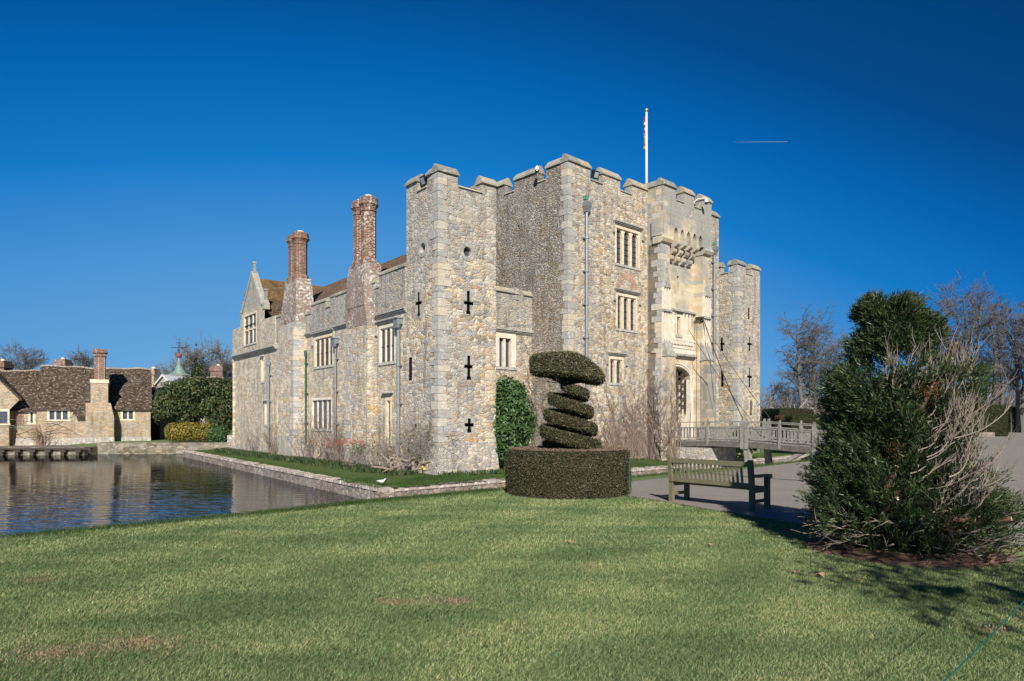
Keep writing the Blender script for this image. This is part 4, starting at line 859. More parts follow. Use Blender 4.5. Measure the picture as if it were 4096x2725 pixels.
for c in (-.02, BW+.02):
    mb = MB(); beam(mb, 0, BL, c, -.36, -.075, .16); mb.obj('side_beam', plain('darker_oak', (.13,.12,.105), .85, .2, var=.45, sc=7), br)  # side beams in a darker oak tone than the rails
    mb = MB(); beam(mb, 0, BL, c, 1.0, 1.045, .12); mb.obj('handrail', M_wood, br)
    mb = MB(); beam(mb, 0, BL, c, .68, .75, .1); mb.obj('mid_rail', M_wood, br)
    mb = MB(); beam(mb, 0, BL, c, .08, .15, .1); mb.obj('bottom_rail', M_wood, br)
    for a in (0.1, 2.0, 4.1, 4.35, 6.2, 8.0, 9.8, 11.6, 13.8):
        mb = MB(); s_ = .1 if a in (4.1, 4.35, 8.0) else .065; zb = -.45 if s_ > .09 else -.3
        mb.box8([BP(a-s_, c-.09, dz(a)+zb), BP(a+s_, c-.09, dz(a)+zb), BP(a+s_, c+.09, dz(a)+zb), BP(a-s_, c+.09, dz(a)+zb), BP(a-s_, c-.09, dz(a)+.98), BP(a+s_, c-.09, dz(a)+.98), BP(a+s_, c+.09, dz(a)+.98), BP(a-s_, c+.09, dz(a)+.98)])
        if s_ > .09 or a in (6.2, 2.0): mb.box8([BP(a-s_*.8, c-.06, dz(a)+.98), BP(a+s_*.8, c-.06, dz(a)+.98), BP(a+s_*.8, c+.06, dz(a)+.98), BP(a-s_*.8, c+.06, dz(a)+.98), BP(a-s_*.4, c-.05, dz(a)+1.2), BP(a+s_*.4, c-.05, dz(a)+1.2), BP(a+s_*.4, c+.05, dz(a)+1.2), BP(a-s_*.4, c+.05, dz(a)+1.2)])
        mb.obj('post', M_wood, br)
    a = .25; bal = MB()
    while a < BL-.2:
        w_ = .05+random.uniform(-.008, .008); j = random.uniform(-.02, .02)
        bal.box8([BP(a-w_+j, c-.02, dz(a)+.1), BP(a+w_+j, c-.02, dz(a)+.1), BP(a+w_+j, c+.02, dz(a)+.1), BP(a-w_+j, c+.02, dz(a)+.1), BP(a-w_, c-.02, dz(a)+.7), BP(a+w_, c-.02, dz(a)+.7), BP(a+w_, c+.02, dz(a)+.7), BP(a-w_, c+.02, dz(a)+.7)]); a += .2
    bal.obj('slatted_rail', M_wood, br)
for c in (.1, BW-.1):                                                          # trestle legs and struts
    mb = MB(); mb.box8([BP(4.4, c-.14, -2.1), BP(4.75, c-.14, -2.1), BP(4.75, c+.14, -2.1), BP(4.4, c+.14, -2.1), BP(4.15, c-.14, dz(4)-.37), BP(4.45, c-.14, dz(4)-.37), BP(4.45, c+.14, dz(4)-.37), BP(4.15, c+.14, dz(4)-.37)]); mb.obj('trestle_leg', M_wood, br)
    mb = MB(); mb.box8([BP(4.7, c-.1, -1.3), BP(5.05, c-.1, -1.3), BP(5.05, c+.1, -1.3), BP(4.7, c+.1, -1.3), BP(7.2, c-.1, dz(7)-.37), BP(7.6, c-.1, dz(7)-.37), BP(7.6, c+.1, dz(7)-.37), BP(7.2, c+.1, dz(7)-.37)]); mb.obj('strut', M_wood, br)
# stone abutment under the drawbridge
mb = MB(); A = [tuple(BP(-.2, -.3, 0)[:2]), tuple(BP(2.2, -.3, 0)[:2]), tuple(BP(2.2, BW+.3, 0)[:2]), tuple(BP(-.2, BW+.3, 0)[:2])]
mb.prism(A, -2.2, .12); tag(mb.obj('bridge_abutment', M_plinth), 'dark rubble stone abutment carrying the castle end of the footbridge', 'abutment')
# ================================================================== PATH
t = NT('asphalt'); p = t.pos(); n1 = t.noise(p, 90, 3, .7); n2 = t.noise(p, .8, 4, .6); c = t.mix(n2, (.215,.20,.18), (.285,.265,.24)); c = t.mix(.7, c, t.ramp(n1, [(.3, (.32,.32,.32)), (.7, (.68,.67,.66))]), 'OVERLAY'); c = t.mix(t.math('MULTIPLY', ramp01(t, t.noise(t.scaled(p, (.3, 2.0, 1), (0,0,.7)), 1.2, 4, .7), .55, .75), .35), c, (.12,.11,.10)); c = t.mix(t.math('MULTIPLY', ramp01(t, t.noise(p, 170, 1, .5), .62, .7), .5), c, (.42,.40,.36)); t.bump(n1, .6, .01); M_asph = t.out(c, .92, .15)
pp = [(2.55,15.4),(3.2,14.2),(3.85,12.75),(4.7,11.2),(6.8,9.35),(9.5,6),(14,-6),(60,-40),(260,60),(190,170),(90,118),(60,96),(40,62),(27,40.5),(16.9,30.9),(12.6,28.6),(8.0,23.4),(4.6,20.0),(3.1,18.6),(2.4,17.2)]
mb = MB(); mb.quad([(x, y, .005) for x, y in pp]); struct(mb.obj('path', M_asph))
# narrow metal edging / bare soil line along the grass
mb = MB()
for (x0, y0), (x1, y1) in zip(pp[0:5], pp[1:6]): mb.quad([(x0,y0,.009), (x1,y1,.009), (x1-.1,y1-.06,.009), (x0-.1,y0-.06,.009)])
struct(mb.obj('path_edge', plain('bare_soil', (.12,.09,.06))))

# ================================================================== BENCH
bA = np.array(G(2681, 2007)[:2]); bB = np.array(G(3018, 2047)[:2]); bd = (bB-bA)/np.linalg.norm(bB-bA); bn = np.array([-bd[1], bd[0]]); bLn = np.linalg.norm(bB-bA)
if bn[1] < 0: bn = -bn
t = NT('bench_wood'); p = t.pos(); n1 = t.noise(t.scaled(p, (3, 3, 1.2)), 5, 4, .7); c = t.mix(n1, (.12,.115,.065), (.225,.205,.13)); c = t.mix(.5, c, t.ramp(t.noise(p, 40, 3), [(.3, (.35,.35,.35)), (.7, (.65,.65,.65))]), 'OVERLAY'); t.bump(n1, .4, .006); M_bench = t.out(c, .85, .2)
bt = thing('park_bench', (bA[0]+bd[0]*bLn/2, bA[1]+bd[1]*bLn/2, 0), 'weathered greenish oak bench with slatted back, seen from behind at the lawn edge', 'bench')
def bp(a, b, z): q = bA+bd*a+bn*b; return (q[0], q[1], z)
def bb(mb, a0, a1, b0, b1, z0, z1, sh=0.0): mb.box8([bp(a0,b0,z0), bp(a1,b0,z0), bp(a1,b1,z0), bp(a0,b1,z0), bp(a0,b0-sh,z1), bp(a1,b0-sh,z1), bp(a1,b1-sh,z1), bp(a0,b1-sh,z1)])
for a in (0, bLn-.08):
    mb = MB(); bb(mb, a-.04, a+.05, 0, .08, -.02, .4); bb(mb, a-.04, a+.05, 0, .078, .401, .93, .06); bb(mb, a-.035, a+.045, -.055, .015, .931, .95); mb.obj('leg', M_bench, bt)
    mb = MB(); bb(mb, a-.04, a+.05, .5, .58, -.02, .62); mb.obj('leg', M_bench, bt)
    mb = MB(); bb(mb, a-.055, a+.065, -.01, .62, .622, .665); bb(mb, a-.05, a+.06, .55, .64, .59, .6195); mb.obj('armrest', M_bench, bt)
    mb = MB(); bb(mb, a-.02, a+.03, .081, .499, .14, .2); bb(mb, a-.02, a+.03, .081, .499, .33, .4); mb.obj('side_rail', M_bench, bt)
mb = MB(); bb(mb, .051, bLn-.121, -.045, .0, .82, .915); bb(mb, .051, bLn-.121, -.0, .05, .43, .51)
n = 17
for k in range(n):
    a = .1+(bLn-.32)*(k+.5)/n; bb(mb, a-.022, a+.022, .012, .03, .512, .819, .045)
mb.obj('backrest', M_bench, bt)
mb = MB()
for k in range(5): bb(mb, -.03, bLn-.05, .06+k*.105, .145+k*.105, .405, .43)
bb(mb, .051, bLn-.121, .52, .56, .33, .403); mb.obj('seat', M_bench, bt)

# cord barrier round the lawn
M_cord = plain('green_cord', (.01,.10,.075), .5, .3); M_stake = plain('green_stake', (.03,.13,.10), .5, .3)
P1 = (*G(2518, 1992)[:2], 0); P2 = (6.0, 9.75, 0); P3 = (4.9, 5.75, 0); P4 = (.95, 1.8, 0)
for pt_, lab in ((P1, 'thin green metal stake holding the cord beside the clipped topiary base'), (P2, 'thin green metal stake holding the cord behind the shaggy yew'), (P3, 'thin green metal stake at the lawn edge right of the camera'), (P4, 'thin green metal stake nearest the camera')):
    mb = MB(); mb.lathe(pt_, [(.008, -.1), (.008, .84)], 6); mb.lathe((pt_[0], pt_[1], .84), [(.006, 0), (.022, .015), (.022, .035), (.006, .05)], 8); tag(mb.obj('stake', M_stake), lab, 'stake', 'cord stakes')
mb = MB()
for a, b, sag, za in ((P1, P2, .13, .8), (P2, P3, .1, .8), (P3, P4, .035, .83)):
    mb.tube([(a[0]+(b[0]-a[0])*k/16, a[1]+(b[1]-a[1])*k/16, za-sag*4*(k/16)*(1-k/16)) for k in range(17)], .0028 if a is P3 else .004, 5)
tag(mb.obj('barrier_cord', M_cord), 'thin green cord strung between stakes round the lawn and across its near corner', 'cord')

# ================================================================== COTTAGES ACROSS THE MOAT
M_roofh = tiles('lichened_clay_tiles', base1=(.045,.032,.024), base2=(.11,.08,.058), lich=(.33,.29,.23), d=(1, 0), lamt=.75, rh=.16, bw=.24)
HYZ = 65.0
def hx(u, Y=HYZ): return (u-CX)/F*Y
def hz(v, Y=HYZ): return EYE+(HOR-v)/F*Y
CDv = (.88, .475); CNv = (.475, -.88)
def CW(u, Y): return Wall(((u-CX)/F*Y, Y), CDv, CNv)
def cottage(name, label, w_, u0, u1, vE, vR, depth, wins, base=-.75, wallm=None, roofm=None):
    x0, x1 = w_.s(u0), w_.s(u1); zE = w_.z(u0, vE); zR = w_.z(u0, vR, -depth/2); c = w_.pt((x0+x1)/2, base, -1)
    t = thing(name, c, label, 'cottage'); mb = MB(); hs = [(w_.s(a), w_.s(b), w_.z((a+b)/2, v1), w_.z((a+b)/2, v0)) for (a, b, v0, v1, n) in wins]
    wallgrid(mb, w_, x0, x1, base, zE, hs, 0, .2)
    for x in (x0, x1): mb.quad([w_.pt(x, base), w_.pt(x, base, -depth), w_.pt(x, zE, -depth), w_.pt(x, zR, -depth/2), w_.pt(x, zE)])
    mb.quad([w_.pt(x0, base, -depth), w_.pt(x1, base, -depth), w_.pt(x1, zE, -depth), w_.pt(x0, zE, -depth)])
    mb.wbox(w_, x0-.02, x1+.02, -.02, .2, base, .05, 1, top=(x0-.02, x1+.02, -.02, .02)); mb.obj('wall', [wallm or M_house, M_plinth], t)
    for h, (_, _, _, _, n) in zip(hs, wins): window('window', w_, *h, n, t, [M_dress, M_glass3, M_iron, M_dress], arch=False, hood=False, bars=0, mull=.13, frame=.16, glassd=.1)
    mb = MB(); ov = .3; N = 26; e0 = .12
    rz_ = lambda f: zR+.06*math.sin(f*9)+.04*math.sin(f*23)
    fx = lambda f: x0-e0+(x1-x0+2*e0)*f
    for o_ in (ov, -depth-ov):
        for i in range(N):
            f0, f1 = i/N, (i+1)/N; xa, xb = fx(f0), fx(f1); ze = zE-.12; h = -depth/2
            mb.box8([w_.pt(xa, ze-.1, o_), w_.pt(xb, ze-.1, o_), w_.pt(xb, rz_(f1)-.1, h), w_.pt(xa, rz_(f0)-.1, h), w_.pt(xa, ze, o_), w_.pt(xb, ze, o_), w_.pt(xb, rz_(f1), h), w_.pt(xa, rz_(f0), h)])
    for i in range(N):
        f0, f1 = i/N, (i+1)/N; mb.loft([[w_.pt(x, z-.04, -depth/2-.16), w_.pt(x, z+.12, -depth/2), w_.pt(x, z-.04, -depth/2+.16)] for x, z in ((fx(f0), rz_(f0)), (fx(f1)-.03, rz_(f1)))], 1)
    mb.obj('roof', [roofm or M_roofh, plain('ridge_tiles', (.3,.25,.2), .9, .1, var=.4, sc=3)], t)
    return t
HWl = CW(146, 62.0)
c1_ = cottage('cottage', 'low stone cottage with long lichened tile roof and tall brick chimney across the moat', HWl, 146, 602, 1628, 1466, 7.4, [(194,274,1642,1679,3), (488,535,1642,1677,2)])
cw = HWl.off(1.3); X = cw.s; Z = lambda v: cw.z(395, v); bx = lambda mb, u0, u1, o0, o1, z0, z1, m=0: mb.wbox(cw, u0, u1, o0, o1, z0, z1, m)
mb = MB(); bx(mb, X(342), X(456), -1.6, 0, -.75, Z(1668)); mb.wbox(cw, X(342), X(456), -1.6, 0, Z(1668)+.002, Z(1612), 0, top=(X(342), X(442), -2.7, -.1)); bx(mb, X(362), X(432), -3.2, -.1, Z(1612)+.002, Z(1532)); bx(mb, X(362)-.06, X(432)+.06, -2.9, -.05, Z(1532)+.002, Z(1518), 2)
mb.wbox(cw, X(342)-.05, X(456)+.1, -1.3, .12, -.75, .1, 3, top=(X(342), X(456), -1.3, .02)); mb.obj('chimney_breast', [M_house, M_brick, M_dress, M_plinth], c1_)
mb = MB(); xs0, xs1 = X(376), X(420)
for x0, x1, o, v0, v1 in ((0, 0, 0, 1518, 1425), (.07, .07, .07, 1425, 1418), (0, 0, 0, 1418, 1411), (.14, .14, .14, 1411, 1401), (.05, .05, .05, 1401, 1395)): bx(mb, xs0-x0, xs1+x1, -1.5-o, -.25+o, Z(v0)+.002, Z(v1))
mb.obj('chimney_stack', M_brick, c1_)
mb = MB(); w_ = HWl; zt, zl = w_.z(318, 1600), w_.z(318, 1659); mb.box8([w_.pt(w_.s(294), zl-.1, .75), w_.pt(w_.s(342), zl-.1, .75), w_.pt(w_.s(342), zt-.1, -.5), w_.pt(w_.s(294), zt-.1, -.5), w_.pt(w_.s(294), zl, .75), w_.pt(w_.s(342), zl, .75), w_.pt(w_.s(342), zt, -.5), w_.pt(w_.s(294), zt, -.5)]); mb.obj('catslide_roof', M_roofh, c1_)
HW2 = CW(146, 62.6); HW2 = Wall(HW2.pt(-16, 0)[:2], CDv, CNv)
c2_ = cottage('cottage', 'lower tiled cottage wing with a brick-patched wall at the far left across the moat', HW2, -160, 145, 1636, 1478, 8.0, [(8,32,1645,1695,1), (118,135,1648,1692,1)])
mb = MB(); mb.wbox(HW2, HW2.s(55), HW2.s(94), -.05, .02, HW2.z(70, 1702), HW2.z(70, 1648)); mb.obj('brick_patch', M_brick, c2_)
gw_ = HW2.off(.9); A = lambda u: gw_.s(u); ZZ = lambda u, v: gw_.z(u, v); mb = MB()
mb.quad([gw_.pt(A(-190), -.75), gw_.pt(A(36), -.75), gw_.pt(A(36), ZZ(36, 1640)), gw_.pt(A(78), ZZ(78, 1600)), gw_.pt(A(-50), ZZ(-50, 1478)), gw_.pt(A(-190), ZZ(-190, 1610))]); mb.quad([gw_.pt(A(36), -.75), gw_.pt(A(36), -.75, -1), gw_.pt(A(36), 2.6, -1), gw_.pt(A(36), 2.6)])
gb = thing('cottage', gw_.pt(A(-50), -.75), 'stone gable end of the leftmost cottage with roof slope at the picture edge', 'cottage'); mb.obj('wall', M_house, gb)
window('window', gw_, A(-14), A(30), ZZ(8, 1695), ZZ(8, 1646), 2, gb, [M_dress, M_glass3, M_iron, M_dress], arch=False, hood=False, bars=0, mull=.15, frame=.2, glassd=-.02)
mb = MB(); mb.box8([gw_.pt(A(86), ZZ(86, 1604), .2), gw_.pt(A(86), ZZ(86, 1604), -6), gw_.pt(A(-50), ZZ(-50, 1478), -6), gw_.pt(A(-50), ZZ(-50, 1478), .2), gw_.pt(A(88), ZZ(88, 1597), .2), gw_.pt(A(88), ZZ(88, 1597), -6), gw_.pt(A(-50), ZZ(-50, 1469), -6), gw_.pt(A(-50), ZZ(-50, 1469), .2)]); mb.obj('roof', M_roofh, gb)
# stacks behind
def stack(u0, u1, vT, vB, Y, mat, label, pots=1, dep=1.2):
    t = thing('chimney', ((hx(u0, Y)+hx(u1, Y))/2, Y, hz(vB, Y)), label, 'chimney'); x0, x1 = hx(u0, Y), hx(u1, Y); mb = MB()
    mb.box(x0+.1, x1-.1, Y, Y+dep, 2, hz(vT, Y)-.75); mb.box(x0, x1, Y-.1, Y+dep+.1, hz(vT, Y)-.75, hz(vT, Y)-.35); mb.box(x0+.12, x1-.12, Y+.02, Y+dep-.02, hz(vT, Y)-.35, hz(vT, Y)-.08); mb.obj('stack', mat, t)
    mb = MB(); mb.lathe(((x0+x1)/2, Y+dep/2, hz(vT, Y)-.08), [(.22, 0), (.2, .22), (.24, .24)], 10); mb.obj('chimney_pot', M_dress, t)
stack(213, 263, 1434, 1475, 73, M_brickl, 'squat brick chimney rising behind the ridge of the cottage')
stack(-30, 19, 1440, 1500, 68, M_brick, 'red brick chimney at the left edge of the picture')
stack(587, 620, 1471, 1540, 72, M_house, 'small stone chimney just right of the cottage roof')
stack(838, 893, 1460, 1560, 84, M_brick, 'wide red brick chimney rising behind the big evergreen shrub')
c3_ = cottage('cottage', 'half hidden tiled cottage behind the evergreen shrub', CW(640, 74), 640, 905, 1600, 1506, 8, [], wallm=M_wingtop)
mb = MB(); Yd = 72; mb.box8([(hx(612, Yd), Yd, hz(1546, Yd)), (hx(648, Yd), Yd, hz(1504, Yd)), (hx(648, Yd), Yd+5, hz(1504, Yd)), (hx(612, Yd), Yd+5, hz(1546, Yd)), (hx(614, Yd), Yd, hz(1540, Yd)), (hx(648, Yd), Yd, hz(1497, Yd)), (hx(648, Yd), Yd+5, hz(1497, Yd)), (hx(614, Yd), Yd+5, hz(1540, Yd))])
mb.box8([(hx(682, Yd), Yd, hz(1540, Yd)), (hx(648, Yd), Yd, hz(1504, Yd)), (hx(648, Yd), Yd+5, hz(1504, Yd)), (hx(682, Yd), Yd+5, hz(1540, Yd)), (hx(680, Yd), Yd, hz(1534, Yd)), (hx(648, Yd), Yd, hz(1497, Yd)), (hx(648, Yd), Yd+5, hz(1497, Yd)), (hx(680, Yd), Yd+5, hz(1534, Yd))], 0)
mb.quad([(hx(618, Yd), Yd+.3, 0), (hx(676, Yd), Yd+.3, 0), (hx(676, Yd), Yd+.3, hz(1540, Yd)), (hx(648, Yd), Yd+.3, hz(1506, Yd)), (hx(618, Yd), Yd+.3, hz(1540, Yd))], 1); mb.obj('gable_dormer', [M_wpaint, M_wingtop], c3_)
# copper spire with cross vane
Ys = 80; sx_ = hx(716, Ys); t = thing('turret_spire', (sx_, Ys, 4), 'slender green copper spire with ball and iron cross vane behind the evergreen shrub', 'spire')
mb = MB(); mb.lathe((sx_, Ys, 0), [(1.1, hz(1560, Ys)), (1.1, hz(1504, Ys))], 8); mb.obj('cupola', M_wpaint, t)
mb = MB(); mb.lathe((sx_, Ys, 0), [(1.5, hz(1504, Ys)), (.75, hz(1493, Ys)), (.42, hz(1478, Ys)), (.2, hz(1456, Ys)), (.08, hz(1430, Ys))], 8); mb.obj('spire', plain('grey_copper', (.20,.27,.24), .7, .3, var=.4, sc=3), t)
mb = MB(); mb.lathe((sx_, Ys, hz(1430, Ys)), [(.05, -.1), (.28, .05), (.3, .2), (.28, .35), (.05, .5)], 12); mb.obj('ball', plain('old_red_paint', (.25,.08,.07)), t, smooth=True)
mb = MB(); mb.lathe((sx_, Ys, 0), [(.05, hz(1430, Ys)), (.035, hz(1354, Ys))], 6); mb.tube([(sx_-.95, Ys, hz(1391, Ys)), (sx_+.95, Ys, hz(1391, Ys))], .035, 5); mb.tube([(sx_-.3, Ys, hz(1372, Ys)), (sx_+.3, Ys, hz(1372, Ys))], .03, 5); mb.obj('cross_vane', M_iron, t)
M_quayst = stone('mossy_quay_stone', 2.2, 2.2, soft=.1, mean=(.2,.18,.13), pal=[(.22,.19,.14), (.16,.15,.1), (.3,.26,.2), (.12,.11,.08)], mortar=(.09,.08,.06), lichen=.35, greyamt=.3)
# quay: stone edge with timber stakes
mb = MB(); mb.box(-78, -36.1, 57.6, 65.2, -1.9, -.62, 0); qy = mb.obj('quay_wall', M_quayst); tag(qy, 'lichened stone quay wall along the water in front of the cottages', 'wall')
mb = MB(); x = -52.0
while x < -35.5: mb.box(x, x+.5, 57.2, 57.7, -1.0, -.84); mb.box(x+.05, x+.33, 57.25, 57.7, -2.2, -1.01); x += 1.28
mb.box(-60, -35.4, 57.3, 57.65, -.79, -.66); qs = mb.obj('timber_piles', M_woodd); tag(qs, 'row of dark timber piles and brackets at the waterline under the cottages', 'piling')
mb = MB(); wallrun(mb, (-36.2, 59.5), (-20.5, 60.3), -2.2, -.3, 1.2); mb.obj('garden_wall', M_quayst); tag(bpy.data.objects['garden_wall'], 'low old stone wall below the evergreen shrub between cottages and castle', 'wall')
mb = MB(); mb.box(-25.2, -20, 60.4, 61.2, -.6, .35); tag(mb.obj('garden_pier', M_wingtop), 'low stone block wall beside the far corner of the castle', 'wall')
# dark timber side building in the gap
mb = MB(); mb.box(hx(602, 69), hx(640, 69), 69, 74, -.7, hz(1560, 69)); tag(mb.obj('shed', plain('dark_boarding', (.03,.035,.04))), 'dark boarded lean-to in the shaded gap right of the cottage', 'shed')
# ================================================================== VEGETATION
def pip(P, poly):
    x, y = P[:, 0], P[:, 1]; ins = np.zeros(len(P), bool); n = len(poly)
    for i in range(n):
        x0, y0 = poly[i]; x1, y1 = poly[(i+1) % n]
        c = ((y0 > y) != (y1 > y)) & (x < (x1-x0)*(y-y0)/((y1-y0) or 1e-9)+x0); ins ^= c
    return ins
def surf_pts(V, Fq, n):
    V = np.asarray(V, float); T = []
    for f in Fq:
        for i in range(1, len(f)-1): T.append((f[0], f[i], f[i+1]))
    T = np.array(T); A, B, C_ = V[T[:, 0]], V[T[:, 1]], V[T[:, 2]]; N = np.cross(B-A, C_-A); ar = np.linalg.norm(N, axis=1)
    idx = RNG.choice(len(T), n, p=ar/ar.sum()); u, v = RNG.random(n), RNG.random(n); m = u+v > 1; u[m] = 1-u[m]; v[m] = 1-v[m]
    return A[idx]+(B[idx]-A[idx])*u[:, None]+(C_[idx]-A[idx])*v[:, None], N[idx]/(ar[idx][:, None]+1e-12)
# ---- lawn blades ----
lawn = [(-14,3.6),(-7.33,9.8),(-4.6,12.3),(-3.06,14.0),(-1.6,15.3),(-.5,16.4),(1.6,18.4),(2.45,17.2),(2.5,15.4),(3.15,14.15),(3.8,12.7),(4.65,11.15),(6.75,9.3),(9.4,6),(11,1.5),(-12,1.5)]
bands = [(1.6, 4.4, -4, 6, 4500, .027, .004), (4.4, 6.5, -6.2, 7, 8500, .027, .0045), (6.5, 9.0, -9, 8.5, 5400, .028, .0055), (9.0, 12.5, -9, 7, 2700, .029, .008), (12.5, 18.5, -6, 5, 1400, .03, .012)]
Vs, Fs, off = [], [], 0
for y0, y1, x0, x1, dens, hgt, wid in bands:
    n = int((y1-y0)*(x1-x0)*dens); P = np.stack([RNG.uniform(x0, x1, n), RNG.uniform(y0, y1, n)], 1)
    P = P[pip(P, lawn)]; P = P[(np.abs(P[:, 0]) < P[:, 1]*.75+1.6)]
    P = P[(np.hypot(P[:, 0]-5.1, (P[:, 1]-8.95)) > 1.14) & (np.hypot(P[:, 0]-1.3, P[:, 1]-15.9) > 1.38)]
    # thinner worn patches
    for wx, wy, wr in ((-3.35, 4.95, .3), (-2.95, 5.15, .25), (-1.1, 6.35, .14), (-.55, 6.4, .2), (3.86, 5.5, .12)): P = P[(np.hypot((P[:, 0]-wx)*.6, P[:, 1]-wy) > wr*.8) | (RNG.random(len(P)) < .25)]
    n = len(P); th = RNG.uniform(0, 2*math.pi, n); h = hgt*RNG.uniform(.55, 1.3, n); w_ = wid*RNG.uniform(.6, 1.2, n); lean = RNG.uniform(.3, 1.3, n)*h; la = RNG.normal(.3, 1.3, n)
    B = np.stack([P[:, 0], P[:, 1], np.full(n, -.004)], 1); dx = np.stack([np.cos(th), np.sin(th), np.zeros(n)], 1)*w_[:, None]/2
    tip = B+np.stack([np.cos(la)*lean, np.sin(la)*lean, h], 1); midp = B+(tip-B)*.5; midp[:, 2] += h*.12
    V = np.stack([B-dx, B+dx, midp+dx*.8, tip, midp-dx*.8], 1).reshape(-1, 3); Vs.append(V)
    Fs.append(np.arange(5*n).reshape(-1, 5)+off); off += 5*n
t = NT('grass_blades'); g = t.n('NewGeometry'); p = g.outputs['Position']; rnd = g.outputs['Random Per Island']
base = t.ramp(rnd, [(0, (.11,.18,.06)), (.3, (.18,.265,.105)), (.55, (.25,.325,.145)), (.78, (.33,.38,.195)), (.93, (.40,.40,.22)), (1, (.50,.46,.30))])
st = t.n('TexNoise', Scale=1.0, Detail=3.0); t.l(t.scaled(p, (.36, 1.3, 1), (0, 0, R(-38))), st.inputs['Vector'])
st2 = t.noise(p, .5, 3, .6); wv = t.math('ADD', t.math('MULTIPLY', st.outputs[0], .75), t.math('MULTIPLY', st2, .25))
sxg = t.n('SeparateXYZ'); t.l(p, sxg.inputs[0]); cc_ = t.math('ADD', t.math('SUBTRACT', t.math('MULTIPLY', sxg.outputs[0], .87), t.math('MULTIPLY', sxg.outputs[1], .49)), t.math('MULTIPLY', t.noise(p, .35, 2), 2.2))
stripe = ramp01(t, t.math('SINE', t.math('MULTIPLY', cc_, 3.4)), -.5, .5); base = t.mix(stripe, t.mix(1.0, base, (.80,.86,.80), 'MULTIPLY'), t.mix(1.0, base, (1.10,1.06,1.04), 'MULTIPLY'))
base = t.mix(1.0, base, t.ramp(wv, [(.38, (.72,.80,.70)), (.48, (.98,1.0,.93)), (.57, (1.28,1.20,1.14))]), 'MULTIPLY'); dry = ramp01(t, t.noise(p, 1.7, 3, .6), .60, .74); base = t.mix(t.math('MULTIPLY', dry, .45), base, (.26,.22,.12))
t.out(base, .6, .2); tr = t.n('BsdfTranslucent'); t.l(base, tr.inputs['Color']); mx = t.n('MixShader'); mx.inputs[0].default_value = .3; t.l(t.b.outputs[0], mx.inputs[1]); t.l(tr.outputs[0], mx.inputs[2]); t.l(mx.outputs[0], t.t.nodes['Material Output'].inputs[0]); M_blade = t.m
pass
go = npmesh('grass', np.concatenate(Vs), np.concatenate(Fs), M_blade); tag(go, 'short mown green and straw coloured lawn grass', 'grass', kind='stuff')
dryp = []
for wx, wy, wr, n in ((-3.35, 4.95, .32, 1500), (-2.85, 5.2, .28, 1500), (-1.1, 6.35, .15, 500), (-.55, 6.4, .2, 900), (3.86, 5.5, .14, 400), (-5.0, 7.2, .2, 500), (.9, 7.9, .2, 500)):
    a = RNG.uniform(0, 6.28, n); r = np.abs(RNG.normal(0, wr*.75, n)); dryp.append(np.column_stack([wx+r*1.7*np.cos(a), wy+r*np.sin(a), np.zeros(n)]))
M_straw = leafmat('straw_blades', [(.30,.22,.13), (.42,.33,.20), (.22,.17,.09), (.5,.42,.28)], .8, .1, .2)
# rough grass along the water's edge, island verge and moat banks
def blades(name, label, P, hgt, wid, mat, lean=.5):
    n = len(P); th = RNG.uniform(0, 2*math.pi, n); h = hgt*RNG.uniform(.5, 1.25, n); ln = RNG.uniform(.1, lean, n)*h; la = RNG.uniform(0, 2*math.pi, n)
    B = np.asarray(P, float); dx = np.stack([np.cos(th), np.sin(th), np.zeros(n)], 1)*(wid*RNG.uniform(.6, 1.2, n))[:, None]/2
    tip = B+np.stack([np.cos(la)*ln, np.sin(la)*ln, h], 1); mid_ = B+(tip-B)*.55; mid_[:, 2] += h*.15
    V = np.stack([B-dx, B+dx, mid_+dx*.8, tip, mid_-dx*.8], 1).reshape(-1, 3); o = npmesh(name, V, np.arange(5*n).reshape(-1, 5), mat); return tag(o, label, 'plants', kind='stuff')
blades('dry_grass', 'small worn straw-coloured patches in the near lawn', np.concatenate(dryp), .02, .006, M_straw, 1.6)
M_lush = leafmat('lush_foliage', [(.015,.045,.02), (.03,.08,.028), (.05,.11,.04), (.10,.13,.05), (.25,.20,.11)], .5, .3, .3, 1.5)
M_turfb = leafmat('turf_blades', [(.035,.075,.018), (.06,.11,.028), (.10,.14,.05)], .6, .2, .3, .6)
n = 26000; q = RNG.random(n); cl = np.array(crest[3:8]+[(3,19.7),(8,24.3),(16.2,31.9)]); k = (q*(len(cl)-1)); i0 = np.minimum(k.astype(int), len(cl)-2); f = (k-i0)[:, None]; P = cl[i0]*(1-f)+cl[i0+1]*f+RNG.normal(0, .13, (n, 2)); P = np.column_stack([P, np.full(n, -.02)])
blades('bank_grass', 'slightly longer grass along the top of the moat bank', P, .075, .008, M_turfb)
def along(C_a, C_b, n, o0, o1, z=-.58, inward=1):
    a = np.array(C_a); b = np.array(C_b); d = (b-a)/np.linalg.norm(b-a); nn = np.array([d[1], -d[0]])*inward; tt = RNG.random(n)[:, None]; o = RNG.uniform(o0, o1, n)[:, None]
    return np.column_stack([a+(b-a)*tt+nn*o, np.full(n, z)])
